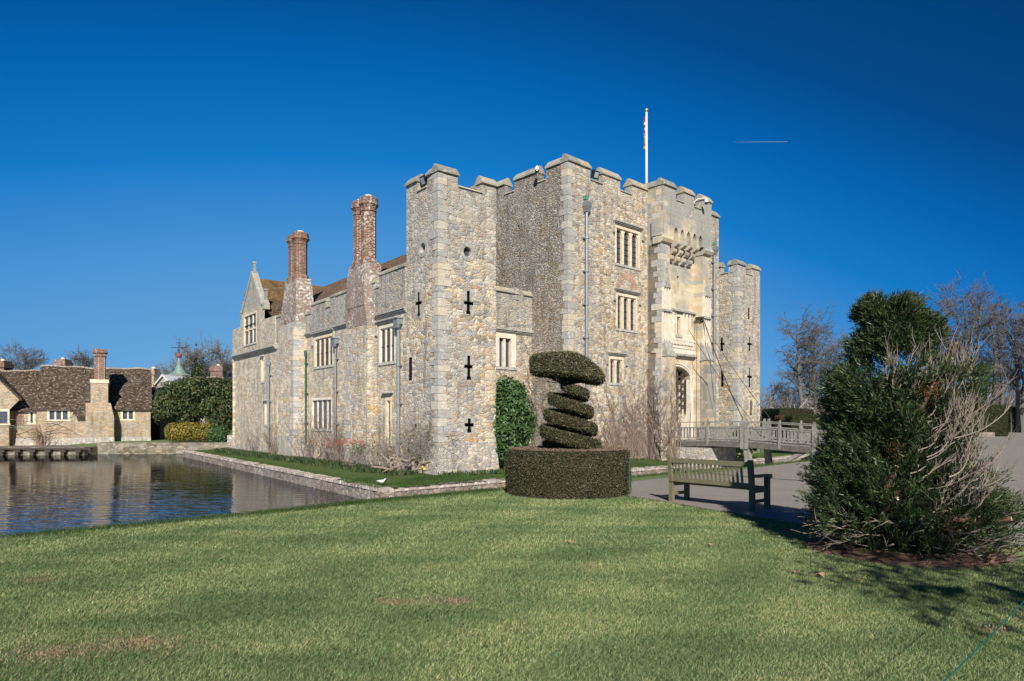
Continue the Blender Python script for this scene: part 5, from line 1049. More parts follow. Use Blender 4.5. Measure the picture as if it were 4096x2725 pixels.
# turf blades on the visible island strip
Pt = []
for i in range(60000):
    pass
tt = RNG.random(60000)**1.6; oo = RNG.uniform(.45, 4.6, 60000); A0, A1 = C0, C3; dd = (A1-A0)/np.linalg.norm(A1-A0); nn = np.array([.77, .636]); Pi = A0+dd*(tt*33)[:, None]+nn*oo[:, None]
tt2 = RNG.random(40000); oo2 = RNG.uniform(.45, 3.4, 40000); Pj = C0+fd*(tt2*30)[:, None]-fn*oo2[:, None]
def iz(P): return None
zz1 = EZ-.03+(oo/4.4)*.17; zz2 = EZ-.03+(oo2/4.4)*.17
blades('verge_grass', 'short bright grass strip between the moat wall and the castle', np.concatenate([np.column_stack([Pi, zz1]), np.column_stack([Pj, zz2])]), .06, .02, M_turfb)
# foliage at the foot of the walls
wb0 = np.array(XY(-2.4, 0)); wb1 = np.array(XY(26.5, 0)); fo = []
n = 16000; a_ = RNG.uniform(-2.2, 27, n); o_ = np.abs(RNG.normal(0, .65, n))+.25; bumpy = (np.sin(a_*2.1)+np.sin(a_*5.3+1))*.25+.6; keep = o_ < 1.0+bumpy*.9; a_, o_ = a_[keep], o_[keep]
P = (WG.P+np.outer(a_, WG.d)+np.outer(o_+.35, WG.n)); P = np.column_stack([P, np.full(len(P), -.6)])
blades('wall_foot_foliage', 'daffodil leaves and low herbs crowding the foot of the moat-side wall', P, .20, .028, M_lush, 1.1)
n = 5200; a_ = RNG.uniform(-.2, 27, n); o_ = RNG.uniform(.15, .95, n); P = TF.P+np.outer(a_, fd)+np.outer(o_-.1-(a_ > 3.2)*1.2, fn); P = np.column_stack([P, np.full(n, -.62)]); blades('wall_foot_foliage', 'low green herbs along the foot of the entrance front', P, .15, .03, M_lush, .9)
# daffodils
M_yel = plain('yellow_petal', (.85,.6,.02), .5, .3)
for i, (u, v) in enumerate(((1420,1853),(1436,1846),(1448,1844),(1472,1843),(1022,1799),(1276,1830),(1690,1884),(1697,1894))):
    p = G(u, v+12, -.6); t = thing('daffodil', (p.x, p.y, -.6), 'yellow daffodil blooming among the green leaves at the foot of the castle wall', 'daffodil', 'daffodils along the castle wall')
    mb = MB(); mb.tube([(p.x, p.y, -.62), (p.x+.01, p.y, -.3)], .008, 4); mb.obj('stem', M_turfb, t)
    mb = MB(); 
    for k in range(6): a = k*math.pi/3; mb.quad([(p.x, p.y-.03, -.29), (p.x+.033*math.cos(a)-.012*math.sin(a), p.y-.02, -.29+.033*math.sin(a)+.012*math.cos(a)), (p.x+.06*math.cos(a), p.y-.01, -.29+.06*math.sin(a)), (p.x+.033*math.cos(a)+.012*math.sin(a), p.y-.02, -.29+.033*math.sin(a)-.012*math.cos(a))])
    mb.tube([(p.x, p.y-.02, -.29), (p.x, p.y-.09, -.3)], [.025, .035], 8); mb.obj('flower', M_yel, t)
# ---- topiary on its round base ----
TCX, TCY = 1.3, 15.92
M_hedge = leafmat('clipped_yew', [(.018,.030,.012), (.045,.060,.022), (.080,.072,.034), (.12,.10,.055), (.22,.18,.12)], .6, .25, .1, 2.0, .45)
M_hedgeg = leafmat('green_topiary', [(.022,.032,.012), (.055,.068,.026), (.10,.105,.045), (.17,.16,.085), (.27,.23,.14)], .55, .3, .12, 2.5, .4)
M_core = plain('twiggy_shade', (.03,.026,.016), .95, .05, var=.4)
M_top = leafmat('browned_clippings', [(.10,.07,.045), (.2,.15,.11), (.3,.22,.17), (.12,.10,.05)], .8, .1, .1)
def cover(name, mb, n, L, Wd, mat, parent, spread=.75, jit=.012, clump=0):
    P, N = surf_pts(mb.v, mb.f, n); cen_ = np.mean(np.array(mb.v), 0)
    P = P+N*RNG.normal(0, jit, (n, 1)); V, Fq = leaf_arrays(P, N, L, Wd, spread=spread); return npmesh(name, V, Fq, mat, parent)
tb = thing('topiary_base', (TCX, TCY, 0), 'low drum-shaped clipped yew hedge under the spiral topiary', 'hedge')
mb = MB(); NN = 40; ring = lambda r, z, w_=0: [(TCX+(r+.02*math.sin(k*3.7+z*5))*math.cos(2*math.pi*k/NN), TCY+(r+.02*math.sin(k*2.3+z*7))*math.sin(2*math.pi*k/NN), z) for k in range(NN)]
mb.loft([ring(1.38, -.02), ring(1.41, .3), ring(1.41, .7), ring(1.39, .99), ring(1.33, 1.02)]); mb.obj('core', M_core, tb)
sb = MB(); sb.loft([ring(1.40, -.02), ring(1.42, .3), ring(1.42, .7), ring(1.40, 1.0)], cap=False)
for f in range(len(sb.f)): pass
cover('foliage', sb, 62000, .036, .017, M_hedge, tb, .85, .022)
st_ = MB(); st_.quad(ring(1.38, 1.03)); P = np.column_stack([RNG.normal(0, 1, (14000, 2)), np.zeros(14000)]); P[:, :2] /= np.linalg.norm(P[:, :2], axis=1, keepdims=True); P[:, :2] *= (np.sqrt(RNG.random(14000))*1.38)[:, None]; P += np.array([TCX, TCY, 1.035]); P[:, 2] += RNG.normal(0, .01, 14000)
V, Fq = leaf_arrays(P, np.tile([0, 0, 1.], (len(P), 1)), .04, .014, spread=1.2); npmesh('top_clippings', V, Fq, M_top, tb)
tp = thing('spiral_topiary', (TCX, TCY, 1.0), 'clipped yew spiral topiary with a broad flat crown standing on a drum hedge', 'topiary')
SX = TCX+.04
mb = MB(); rings = []; steps = 130; z0_, z1_ = 2.52, .98; turns = (z0_-z1_)/.385
for i in range(steps+1):
    f = i/steps; th = math.pi*.92+f*turns*2*math.pi-((turns) % 1)*0; zc = z0_-.385*turns*f; Ro = .40+.34*min(1, f*1.12) if f < .9 else .74-.9*(f-.9); hh = .118+.028*f; ri = .1
    Ro *= min(1, .35+f*9); dro = .06
    pr = [(ri, -hh*.4), (Ro-.13, -hh), (Ro-.02, -hh*.8), (Ro, -hh*.2), (Ro-.005, hh*.8), (Ro-.04, hh), (ri, hh*.35)]
    rings.append([(SX+r*math.cos(th)*1.0, TCY-.05+r*math.sin(th), zc+z-.085*math.cos(th)*r/.6) for r, z in pr])
mb.loft(rings); mb.obj('core', M_core, tp); cover('spiral_foliage', mb, 52000, .034, .017, M_hedgeg, tp, .8, .018)
mb = MB(); mb.tube([(SX, TCY-.05, .95), (SX-.03, TCY-.05, 1.6), (SX+.02, TCY-.05, 2.2), (SX+.05, TCY-.02, 2.75)], [.1, .08, .07, .07], 8); mb.obj('stem', bark('yew_bark', (.10,.07,.05), (.2,.14,.1)), tp)
# crown slab: tilted lens with a vertical left edge
mb = MB(); NA = 36; rings = []
# radial profile, per direction: heights differ left / right
def slab(th, kx):
    c, s_ = math.cos(th), math.sin(th); right = (c+1)/2
    X_ = (.84 if c > 0 else .86)*c; Y_ = .74*s_
    zt = 3.19-.42*max(0, c)**1.7-.02*max(0, -c); zb = 2.79-.12*right-.10*max(0, c)**2
    return X_, Y_, zt, zb
apex = 3.25
for lev in range(9):
    rr = []
    for k in range(NA):
        th = 2*math.pi*k/NA; X_, Y_, zt, zb = slab(th, 0)
        if lev == 0: kx, z = .12, 2.62
        elif lev == 1: kx, z = .45, zb+.02-.10*(1-abs(math.cos(th)))*.4
        elif lev == 2: kx, z = .84, zb-.05
        elif lev == 3: kx, z = .99, zb+.01
        elif lev == 4: kx, z = 1.0, zb+(zt-zb)*.4
        elif lev == 5: kx, z = .998, zt-.05
        elif lev == 6: kx, z = .955, zt+.005
        elif lev == 7: kx, z = .5, zt*.5+apex*.5
        else: kx, z = .1, apex
        rr.append((SX-.05+X_*kx, TCY-.05+Y_*kx, z))
    rings.append(rr)
mb.loft(rings); mb.obj('crown_core', M_core, tp); cover('crown_foliage', mb, 46000, .036, .018, M_hedgeg, tp, .8, .02)
# a few ragged dark twigs below the crown
sg = []
for i in range(90):
    a = random.uniform(0, 2*math.pi); r0 = random.uniform(.05, .2); r1 = random.uniform(.35, .75); z0 = 2.55; sg.append(((SX+r0*math.cos(a), TCY+r0*math.sin(a), z0), (SX+r1*math.cos(a), TCY+r1*math.sin(a)*.9, random.uniform(2.58, 2.85)), .008, .004))
segmesh('twigs', sg, M_woodd, tp)

# ---- shaggy, partly cut-back yew ----
YC = np.array([5.09, 8.9]); prof = [(.0,3.98,6.30),(.1,3.96,6.42),(.38,3.92,6.52),(.66,3.91,6.42),(.95,3.95,6.18),(1.23,4.08,5.98),(1.51,4.15,5.98),(1.8,4.10,6.04),(2.08,4.10,6.12),(2.31,4.16,6.08),(2.38,4.28,5.85),(2.46,4.42,5.72),(2.62,4.50,5.55),(2.8,4.46,5.66),(2.99,4.47,5.50),(3.15,4.55,5.42),(3.25,4.62,5.25)]
pz = np.array([a[0] for a in prof]); pl_ = np.array([a[1] for a in prof]); pr_ = np.array([a[2] for a in prof])
def yew_env(z): k_ = .09 if z > 2.7 else 0; l, r = np.interp(z, pz, pl_)+.10+k_, np.interp(z, pz, pr_)-.16-k_; return (l+r)/2, (r-l)/2
yw = thing('yew', (5.09, 8.9, 0), 'shaggy dark yew bush over three metres tall, half cut back to bare pale branches', 'shrub')
NC = 4300; C_, CN = [], []
while len(C_) < NC:
    z = random.choice((random.uniform(.12, 2.33), random.uniform(.12, 2.33), random.uniform(.12, 2.33), random.uniform(2.42, 3.24), random.uniform(2.6, 3.2)))
    th = random.uniform(0, 2*math.pi); cx_, rx = yew_env(z); k = random.uniform(.45, 1.0)**.45; k *= 1+.08*math.sin(th*5+z*7)+.06*math.sin(th*9-z*11)+(random.uniform(0, .10) if random.random() < .25 else 0)
    ry = rx*.95; x = cx_+rx*k*math.cos(th); y = 8.9+ry*k*math.sin(th)
    front = math.sin(th) < .25
    # bare opened-up zone, front and right, and the gap under the top knob
    if front and z > .75 and z < 2.25 and x > 4.95+.25*(z-1) and x < 5.95 and random.random() < .5: continue
    if 2.3 < z < 2.66 and random.random() < (.12 if x < 5.1 else .4): continue
    if z > 2.5 and math.sin(x*7.3+1.0)*math.sin(z*9.0+th*2) > .55: continue
    if z < .35 and front and random.random() < .45: continue
    if z > 2.4: z += .06*math.sin(x*11)+.04*math.sin(x*23); x += .05*math.sin(z*14)
    C_.append((x, y, z)); CN.append((math.cos(th), math.sin(th), .55))
C_ = np.array(C_); CN = np.array(CN); per = 32
S = []; 
P = np.repeat(C_, per, 0); D = np.repeat(CN+RNG.normal(0, .35, (NC, 3))+np.array([0,0,.35]), per, 0); D /= np.linalg.norm(D, axis=1, keepdims=True)
tpos = RNG.uniform(-.05, .17, (NC*per, 1)); P = P+D*tpos+RNG.normal(0, .020, P.shape)
M_yew = leafmat('yew_needles', [(.010,.024,.012), (.024,.052,.020), (.046,.082,.030), (.080,.11,.042), (.12,.13,.055)], .42, .4, .12, 3.0, .5)
def needles(P, D, L, Wd):
    n = len(P); t_ = D+RNG.normal(0, .42, (n, 3)); t_ /= np.linalg.norm(t_, axis=1, keepdims=True); r_ = RNG.normal(0, 1, (n, 3)); b = np.cross(t_, r_); b /= np.linalg.norm(b, axis=1, keepdims=True)
    l = (L*RNG.uniform(.6, 1.3, n))[:, None]; w_ = Wd*RNG.uniform(.7, 1.2, n)[:, None]
    V = np.stack([P, P+t_*l*.4+b*w_/2, P+t_*l, P+t_*l*.4-b*w_/2], 1).reshape(-1, 3); return V, np.arange(4*n).reshape(-1, 4)
V, Fq = needles(P, D, .075, .0125); npmesh('foliage', V, Fq, M_yew, yw)
# russet dead sprays
M_rus = leafmat('dead_needles', [(.15,.06,.025), (.24,.11,.045), (.12,.07,.035)], .8, .1, .2); cc = []
for (x, z, nn_) in ((4.62,1.35,120),(4.95,2.05,160),(5.55,2.75,120),(5.9,.62,90),(4.5,.9,120),(5.0,.45,120)):
    cx_, rx = yew_env(z); y = 8.9-math.sqrt(max(.02, 1-((x-cx_)/rx)**2))*rx*.95; cc.append(RNG.normal(0, .06, (nn_, 3))+np.array([x, y, z]))
P = np.concatenate(cc); V, Fq = needles(P, RNG.normal(0, 1, P.shape), .04, .012); npmesh('dead_foliage', V, Fq, M_rus, yw)
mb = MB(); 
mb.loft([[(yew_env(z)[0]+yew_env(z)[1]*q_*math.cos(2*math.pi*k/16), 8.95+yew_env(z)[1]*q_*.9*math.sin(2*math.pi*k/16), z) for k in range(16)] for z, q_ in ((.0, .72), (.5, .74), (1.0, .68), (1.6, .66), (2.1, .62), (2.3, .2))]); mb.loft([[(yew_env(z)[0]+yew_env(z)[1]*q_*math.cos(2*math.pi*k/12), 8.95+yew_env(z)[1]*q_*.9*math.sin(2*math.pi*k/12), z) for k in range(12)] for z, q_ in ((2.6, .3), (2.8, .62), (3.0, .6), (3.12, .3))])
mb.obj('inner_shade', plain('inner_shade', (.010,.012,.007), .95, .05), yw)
M_twig = bark('bare_yew_wood', (.40,.345,.295), (.20,.155,.125), 12); M_trunk = bark('reddish_yew_bark', (.22,.13,.10), (.12,.075,.055), 10)
def wig(p, d, L, r, n, wob, segs, up=.0, r1=.4):
    p = Vector(p); d = Vector(d).normalized(); pts = [p.copy()]
    for i in range(n):
        d = (d+Vector((random.gauss(0, wob), random.gauss(0, wob), random.gauss(0, wob)+up))).normalized(); q = p+d*(L/n)
        ra = r*(1-(1-r1)*i/n); rb = r*(1-(1-r1)*(i+1)/n); segs.append((tuple(p), tuple(q), ra, rb)); p = q; pts.append(p.copy())
    return pts, d
sg, tk = [], []
for i in range(9):                                                   # upright stems
    a = random.uniform(0, 2*math.pi); r = random.uniform(.1, .6); pts, d = wig((5.0+r*.6*math.cos(a), 8.95+r*.6*math.sin(a), 0), (.12*math.cos(a)+.04, .12*math.sin(a), 1), random.uniform(1.3, 2.5), random.uniform(.025, .045), 10, .07, tk)
for i in range(58):                                                   # long bare wands curving out to the right, then up
    z = random.uniform(.45, 1.7); x = random.uniform(4.75, 5.45); y = random.uniform(7.9, 8.2) if random.random() < .7 else random.uniform(8.2, 8.6)
    L = random.uniform(.35, .78); pts, d = wig((x, y, z), (random.uniform(.35, 1.0), random.uniform(-.4, .1), random.uniform(.1, .6)), L, random.uniform(.005, .013), 9, .12, sg, .11)
    for q in pts[3:]:
        for _ in range(random.choice((1, 2))): wig(q, d+Vector((random.uniform(-.7, .5), random.uniform(-.5, .3), random.uniform(.1, .8))), random.uniform(.08, .3), .0038, 4, .16, sg, .08)
for i in range(60):                                                   # fan of twigs below the top knob
    x = random.uniform(4.55, 5.6); pts, d = wig((x, random.uniform(8.25, 8.7), random.uniform(1.95, 2.25)), (random.uniform(-.15, .55), random.uniform(-.25, .1), 1), random.uniform(.3, .55), random.uniform(.005, .011), 5, .1, sg, .05)
    for q in pts[1:]: wig(q, d+Vector((random.uniform(-.5, .5), random.uniform(-.3, .3), .5)), random.uniform(.1, .25), .004, 2, .1, sg)
for i in range(60):                                                   # low horizontal and root-like twigs
    a = random.uniform(math.pi*.95, math.pi*2.05); z = random.uniform(.03, .55); pts, d = wig((5.1+.75*math.cos(a), 8.85+.7*math.sin(a), z), (math.cos(a)*1.0, math.sin(a)*.8, random.uniform(-.15, .35)), random.uniform(.3, .6), random.uniform(.006, .014), 5, .18, sg)
    for q in pts[2:]: wig(q, d+Vector((random.uniform(-.7, .7), random.uniform(-.3, .3), random.uniform(-.1, .5))), random.uniform(.08, .22), .005, 2, .15, sg)
for i in range(34):
    a = random.uniform(math.pi*.95, math.pi*2.05); wig((5.1+1.012*math.cos(a), 8.9+1.05*math.sin(a), .02), (-math.sin(a), math.cos(a), .0), random.uniform(.3, .7), random.uniform(.01, .02), 6, .16, tk)
segmesh('bare_branches', sg, M_twig, yw, 4); segmesh('stems', tk, M_trunk, yw, 6)
mb = MB()
for (x, z, dx, dzz, r, L) in ((4.98,1.95,.15,.5,.03,.16),(5.3,2.35,.25,.9,.022,.3),(5.62,1.85,.2,.6,.03,.16),(5.2,.55,.35,-.05,.045,.18),(4.6,1.05,.1,.5,.03,.1),(5.75,.5,.3,.1,.03,.15),(4.55,.72,.05,.2,.03,.08)):
    cx_, rx = yew_env(z); y = 8.9-math.sqrt(max(.02, 1-((x-cx_)/rx)**2))*rx*.80; d = Vector((dx, -.25, dzz)).normalized(); mb.tube([Vector((x, y, z))-d*.3, Vector((x, y, z)), Vector((x, y, z))+d*L], [r*1.15, r, r*.9], 8); e = Vector((x, y, z))+d*(L+.001); mb.tube([e, e+d*.004], [r*.88, r*.85], 8, 1)
mb.obj('cut_branch_stubs', [M_trunk, plain('cut_wood', (.6,.48,.36))], yw)
mb = MB(); mb.loft([[(5.09+r*math.cos(2*math.pi*k/30)*(1+.04*math.sin(k*2.1)), 8.93+r*math.sin(2*math.pi*k/30)*(1+.05*math.sin(k*3.3)), z) for k in range(30)] for r, z in ((1.2, .004), (1.1, .03), (.6, .08))], cap=True); struct(mb.obj('soil', plain('bed_soil', (.11,.075,.055), .95, .05, var=.45, sc=25, bumpd=.03)))
# unseen tree added outside the picture, behind the camera to the right, whose crown shades the lawn before the yew
y2 = thing('added_shade_tree', (5.5, -1.5, 0), 'small evergreen tree on a bare trunk standing outside the picture to the right', 'tree'); D_ = RNG.normal(0, 1, (1700, 3)); D_ /= np.linalg.norm(D_, axis=1, keepdims=True); P = D_*np.array([1.9, 1.35, 1.0])*(RNG.uniform(.3, 1.05, (1700, 1)))*(1+.12*np.sin(D_[:, :1]*9)+.1*np.sin(D_[:, 2:]*8))+np.array([5.5, -1.5, 5.6]); V, Fq = needles(P, D_, .16, .08); npmesh('crown', V, Fq, M_yew, y2)
mb = MB(); mb.tube([(5.5, -1.5, -.1), (5.45, -1.45, 2.5), (5.5, -1.5, 5.6)], [.16, .13, .06], 8); mb.obj('trunk', M_trunk, y2)

# ---- laurel shrub at the tower, big evergreen and golden hedge on the far bank ----
def evergreen(name, label, cat, lumps, n, L, Wd, mat, corem, group=None, flat=.25, droop=.3):
    c0 = lumps[0]; t = thing(name, (c0[0], c0[1], c0[2]-c0[5]), label, cat, group); w_ = np.array([l[3]*l[5] for l in lumps]); idx = RNG.choice(len(lumps), n, p=w_/w_.sum()); LL = np.array(lumps)[idx]
    D = RNG.normal(0, 1, (n, 3)); D /= np.linalg.norm(D, axis=1, keepdims=True); P = LL[:, :3]+D*LL[:, 3:6]*RNG.uniform(.72, 1.06, (n, 1)); N = D.copy(); N[:, 2] += flat
    V, Fq = leaf_arrays(P, N, L, Wd, droop=droop, spread=.55); npmesh('foliage', V, Fq, mat, t)
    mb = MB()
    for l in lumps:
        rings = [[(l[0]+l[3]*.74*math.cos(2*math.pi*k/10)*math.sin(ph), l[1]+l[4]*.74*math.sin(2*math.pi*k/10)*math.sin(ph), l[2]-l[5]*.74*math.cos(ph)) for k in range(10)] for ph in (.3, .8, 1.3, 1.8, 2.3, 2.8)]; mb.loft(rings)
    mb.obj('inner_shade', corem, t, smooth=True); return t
M_laurel = leafmat('laurel_leaves', [(.022,.062,.018), (.045,.105,.028), (.08,.155,.045), (.14,.21,.08)], .42, .3, .2, 1.5, .4)
M_rhodo = leafmat('evergreen_leaves', [(.02,.04,.012), (.035,.065,.018), (.06,.09,.028), (.10,.12,.04), (.13,.10,.05)], .45, .28, .15, .6, .5)
M_gold = leafmat('golden_leaves', [(.10,.10,.015), (.22,.19,.03), (.35,.28,.05), (.45,.36,.09)], .5, .3, .25, .5, .4)
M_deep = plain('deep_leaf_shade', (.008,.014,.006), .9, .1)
lx, ly = -.05, 31.2; lump = [(lx, ly, .9, 1.02, .9, 1.25), (lx+.1, ly, 1.9, 1.05, .9, 1.1), (lx-.05, ly, 2.5, .95, .8, .85), (lx-.2, ly, 3.1, .6, .5, .6), (lx+.25, ly, 3.0, .5, .45, .5), (lx+.2, ly-.1, .1, .7, .6, .7), (lx-.45, ly, 1.5, .75, .7, .9), (lx+.5, ly, 1.5, .7, .6, .8)]
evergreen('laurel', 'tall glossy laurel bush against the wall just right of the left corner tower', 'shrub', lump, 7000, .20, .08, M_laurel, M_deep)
Yr = 63.5; bx_ = lambda D_: (D_-1178.5)*1.738/F*Yr; bz_ = lambda y: EYE+(967-y)*1.738/F*Yr; lump = []
for D_, y, rx, rz in ((392,905,1.3,1.5),(425,895,1.5,1.5),(462,893,1.6,1.6),(500,897,1.5,1.5),(528,905,1.1,1.6),(395,940,1.3,1.5),(440,935,1.6,1.6),(485,935,1.6,1.6),(522,945,1.2,1.8),(420,965,1.3,1.2),(510,975,1.3,1.4),(372,920,.8,1.2),(375,955,.9,1.2)):
    lump.append((bx_(D_), Yr+random.uniform(-.4, 1.0), bz_(y), rx, 1.6, rz*.8))
evergreen('rhododendron', 'big spreading glossy evergreen shrub filling the bank between cottage and castle', 'shrub', lump, 15000, .30, .12, M_rhodo, M_deep)
Yr = 61.6; lump = [(bx_(D_)*Yr/63.5, Yr, .62+random.uniform(-.1, .1), .75, .6, .85) for D_ in (374, 390, 406, 422, 438, 452)]
evergreen('golden_hedge', 'rounded golden yellow hedge in front of the big evergreen shrub', 'hedge', lump, 6000, .16, .08, M_gold, M_deep)
lump = [(bx_(D_)*Yr/63.5, Yr, .45, .7, .5, .8) for D_ in (468, 480, 490)]; evergreen('evergreen_bush', 'small dark green bush at the right end of the golden hedge', 'shrub', lump, 3000, .16, .08, M_laurel, M_deep)
bx3 = BP(1.2, BW+1.6, 0); lump = [(bx3[0]+.7, bx3[1]+.8, .35, .9, .8, 1.0), (bx3[0]+1.5, bx3[1]+1.3, .2, .9, .8, .8)]; evergreen('evergreen_bush', 'small leafy bush behind the bridge at the foot of the right corner tower', 'shrub', lump, 2200, .15, .07, M_laurel, M_deep)

# ---- bare trees ----
M_treebark = bark('tree_bark', (.10,.093,.085), (.17,.158,.14), 2); M_tree2 = bark('pale_tree_bark', (.25,.23,.21), (.16,.145,.13), 2)
def baretree(x, y, H, label, cw=8.0, trunks=1, r0=.3, twig=1.0, mat=None, lean=0.0, bole=.28, drop=0.0, limbs=34, flat=0.0, name='bare_tree', group='bare winter trees in the park', ch=None):
    "trunk(s), limbs that aim at an egg-shaped crown, branches off the limbs and twigs off the branches"
    tr, sg = [], []; V_ = Vector; cz = H*.60; rz = H*.42 if ch is None else ch
    def path(p, q, n, r_a, r_b, wob, out, sag=0.0):
        p, q = V_(p), V_(q); L = (q-p).length; pts = []
        o1 = V_((random.gauss(0, wob), random.gauss(0, wob), random.gauss(0, wob)+sag))*L; o2 = V_((random.gauss(0, wob), random.gauss(0, wob), random.gauss(0, wob)))*L
        for i in range(n+1): f = i/n; pts.append(p.lerp(q, f)+o1*math.sin(f*math.pi)+o2*math.sin(2*f*math.pi)*.5)
        for i in range(n): out.append((tuple(pts[i]), tuple(pts[i+1]), r_a+(r_b-r_a)*i/n, r_a+(r_b-r_a)*(i+1)/n))
        return pts
    stems = []
    for k in range(trunks):
        a = 6.28*k/trunks+random.random(); sp = cw*.30*(trunks > 1); top = (x+lean*H+sp*math.cos(a), y+sp*.6*math.sin(a), H*random.uniform(.84, .93)); stems.append(path((x+.35*math.cos(a)*(trunks > 1), y+.3*math.sin(a)*(trunks > 1), -.2), top, 12, r0, r0*.16, .022, tr))
    for j in range(limbs):
        st = random.choice(stems); f = bole+(1-bole)*(j/limbs)**.9*.95; k = min(int(f*12), 11); p = st[k].lerp(st[k+1], f*12-k)
        a = random.uniform(0, 6.28); hz_ = random.uniform(.12, 1.0)
        tz = max(p.z+.2, min(H*.99, p.z+H*random.uniform(.03, .30)*(1-.4*f))); e = max(0.08, 1-((tz-cz)/(rz*1.02))**2)**.5; R_ = cw*.56*e*random.uniform(.7, 1.05)
        q = V_((x+lean*tz+R_*math.cos(a), y+R_*math.sin(a)*.8, tz-drop*H*.05)); rl = r0*(1-f*.7)*.42
        L1 = path(p, q, 7, rl, rl*.25, .07, sg if rl < .06 else tr, .05); LL = (q-p).length
        for m_ in range(9):
            b0 = L1[random.randint(1, 7)]; dr = (q-p).normalized(); d = (dr*.7+V_((random.gauss(0, .6), random.gauss(0, .6), random.gauss(.25-drop, .35)))).normalized(); l2 = LL*random.uniform(.2, .5)+.3
            L2 = path(b0, b0+d*l2, 4, max(.022, rl*.28), .014, .09, sg, .0)
            for _ in range(6):
                c0 = L2[random.randint(1, 4)]; d2 = (d*.7+V_((random.gauss(0, .6), random.gauss(0, .6), random.gauss(.2-drop*1.3, .35)))).normalized(); l3 = l2*random.uniform(.2, .55)+.15; path(c0, c0+d2*l3, 2, .019, .010, .1, sg)
    t = thing(name, (x, y, 0), label, 'tree', group); tw_ = lambda L_: [(a_, b_, c if c > .06 else c*twig, d if d > .06 else d*twig) for a_, b_, c, d in L_]
    segmesh('trunk', tr, mat or M_treebark, t, 6); segmesh('branches', tw_(sg), mat or M_treebark, t, 3); return t
def TX(D_, Y): return (D_-1178.5)*1.738/F*Y
def TH(y, Y): return EYE+(967-y)*1.738/F*Y

TW = 1.15
def DW(d0, d1, Y): return TX(d1, Y)-TX(d0, Y)
for D_, Y, v, d0, d1, lab, kw in (
  (1855, 92, 708, 1768, 1868, 'tall bare tree leaning left behind the right corner tower', dict(lean=-.07, drop=.35, r0=.42)),
  (1877, 95, 708, 1845, 1915, 'tall straight bare tree just right of the leaning one', dict(drop=.15, r0=.38)),
  (1915, 105, 790, 1880, 1950, 'pale slender bare tree between the tall pair and the yew', dict(trunks=2, r0=.2, mat=M_tree2)),
  (1960, 100, 752, 1925, 2010, 'dark bare tree showing just left of the yew top', dict(r0=.35)),
  (2150, 125, 800, 2110, 2190, 'small bare tree seen through the gap in the yew', dict(r0=.3)),
  (2213, 98, 660, 2145, 2290, 'broad domed bare tree with several stems right of the yew', dict(trunks=5, r0=.34, limbs=60, bole=.36)),
  (2288, 100, 692, 2262, 2325, 'tall dark bare tree second from the right edge', dict(trunks=2, r0=.34, limbs=44)),
  (2345, 92, 690, 2310, 2385, 'bare tree cut off by the right edge of the picture', dict(trunks=2, r0=.4, limbs=44)),
  (2395, 88, 720, 2360, 2430, 'bare tree beyond the right edge of the picture', dict(r0=.4)),
  (2315, 110, 800, 2280, 2350, 'low dense bare tree behind the tall hedge', dict(trunks=3, r0=.25, bole=.15)),
  (2252, 112, 830, 2222, 2285, 'low bare tree left of the hedge end', dict(trunks=3, r0=.25, bole=.15)),
  (1800, 108, 880, 1765, 1840, 'low grey bare tree beside the right corner tower', dict(trunks=3, r0=.2, bole=.12, mat=M_tree2))):
    baretree(TX(D_, Y), Y, TH(v, Y), lab, cw=DW(d0, d1, Y), twig=TW, **kw)
for D_, Y, v, d0, d1, lab, kw in (
  (54, 150, 793, 8, 100, 'round-crowned bare tree above the left cottage roof', dict(r0=.5, bole=.4, limbs=40)),
  (185, 175, 812, 150, 222, 'bare tree behind the tall brick chimney of the cottage', dict(trunks=3, r0=.4, bole=.4, limbs=44)),
  (122, 190, 845, 100, 145, 'small bare tree low above the cottage ridge', dict(r0=.3)),
  (425, 108, 800, 385, 470, 'twiggy bare tree behind the copper spire', dict(r0=.35, mat=M_tree2, trunks=2)),
  (480, 112, 785, 430, 525, 'wide bare tree with ivied stem left of the castle end', dict(r0=.35, mat=M_tree2, trunks=2)),
  (530, 118, 822, 500, 565, 'pale bare tree half hidden by the castle corner', dict(r0=.3, mat=M_tree2)),
  (380, 125, 850, 350, 410, 'low bare tree left of the copper spire', dict(r0=.3, mat=M_tree2))):
    baretree(TX(D_, Y), Y, TH(v, Y), lab, cw=DW(d0, d1, Y), twig=1.6, group='bare trees beyond the cottages', **kw)
P = RNG.normal(0, 1, (1500, 3))*np.array([.7, .8, 2.3])+np.array([TX(452,108), 108, 6.8]); V, Fq = leaf_arrays(P, RNG.normal(0, 1, P.shape), .4, .3); tag(npmesh('ivy', V, Fq, M_rhodo), 'dark ivy clothing the middle stem of the bare trees beyond the spire', 'ivy')
# twiggy understorey as one mass
sg = []
def thicket(D0, D1, y0, Y, n, mat, label, top):
    sg = []
    for i in range(n):
        x = TX(random.uniform(D0, D1), Y)+random.gauss(0, 1); yy = Y+random.uniform(-4, 6); H = TH(random.uniform(y0, y0+35), Y); p = Vector((x, yy, 0)); d = Vector((random.gauss(0, .35), random.gauss(0, .3), 1)).normalized(); L = H*random.uniform(.4, 1.0); pts = []
        wig(p, d, L, .05, 5, .18, sg, 0)
        for k in range(9): q = p+d*L*random.uniform(.25, 1); wig(q, Vector((random.gauss(0, 1), random.gauss(0, .6), random.gauss(.2, .7))), random.uniform(.8, 2.4), .025, 4, .3, sg, -.05)
    return tag(segmesh('thicket', sg, mat), label, 'thicket', kind='stuff')
thicket(1750, 1975, 870, 96, 330, bark('brown_twigs', (.22,.18,.155), (.36,.31,.27), 3), 'grey brown mass of bare twigs under the trees behind the bridge', 0)
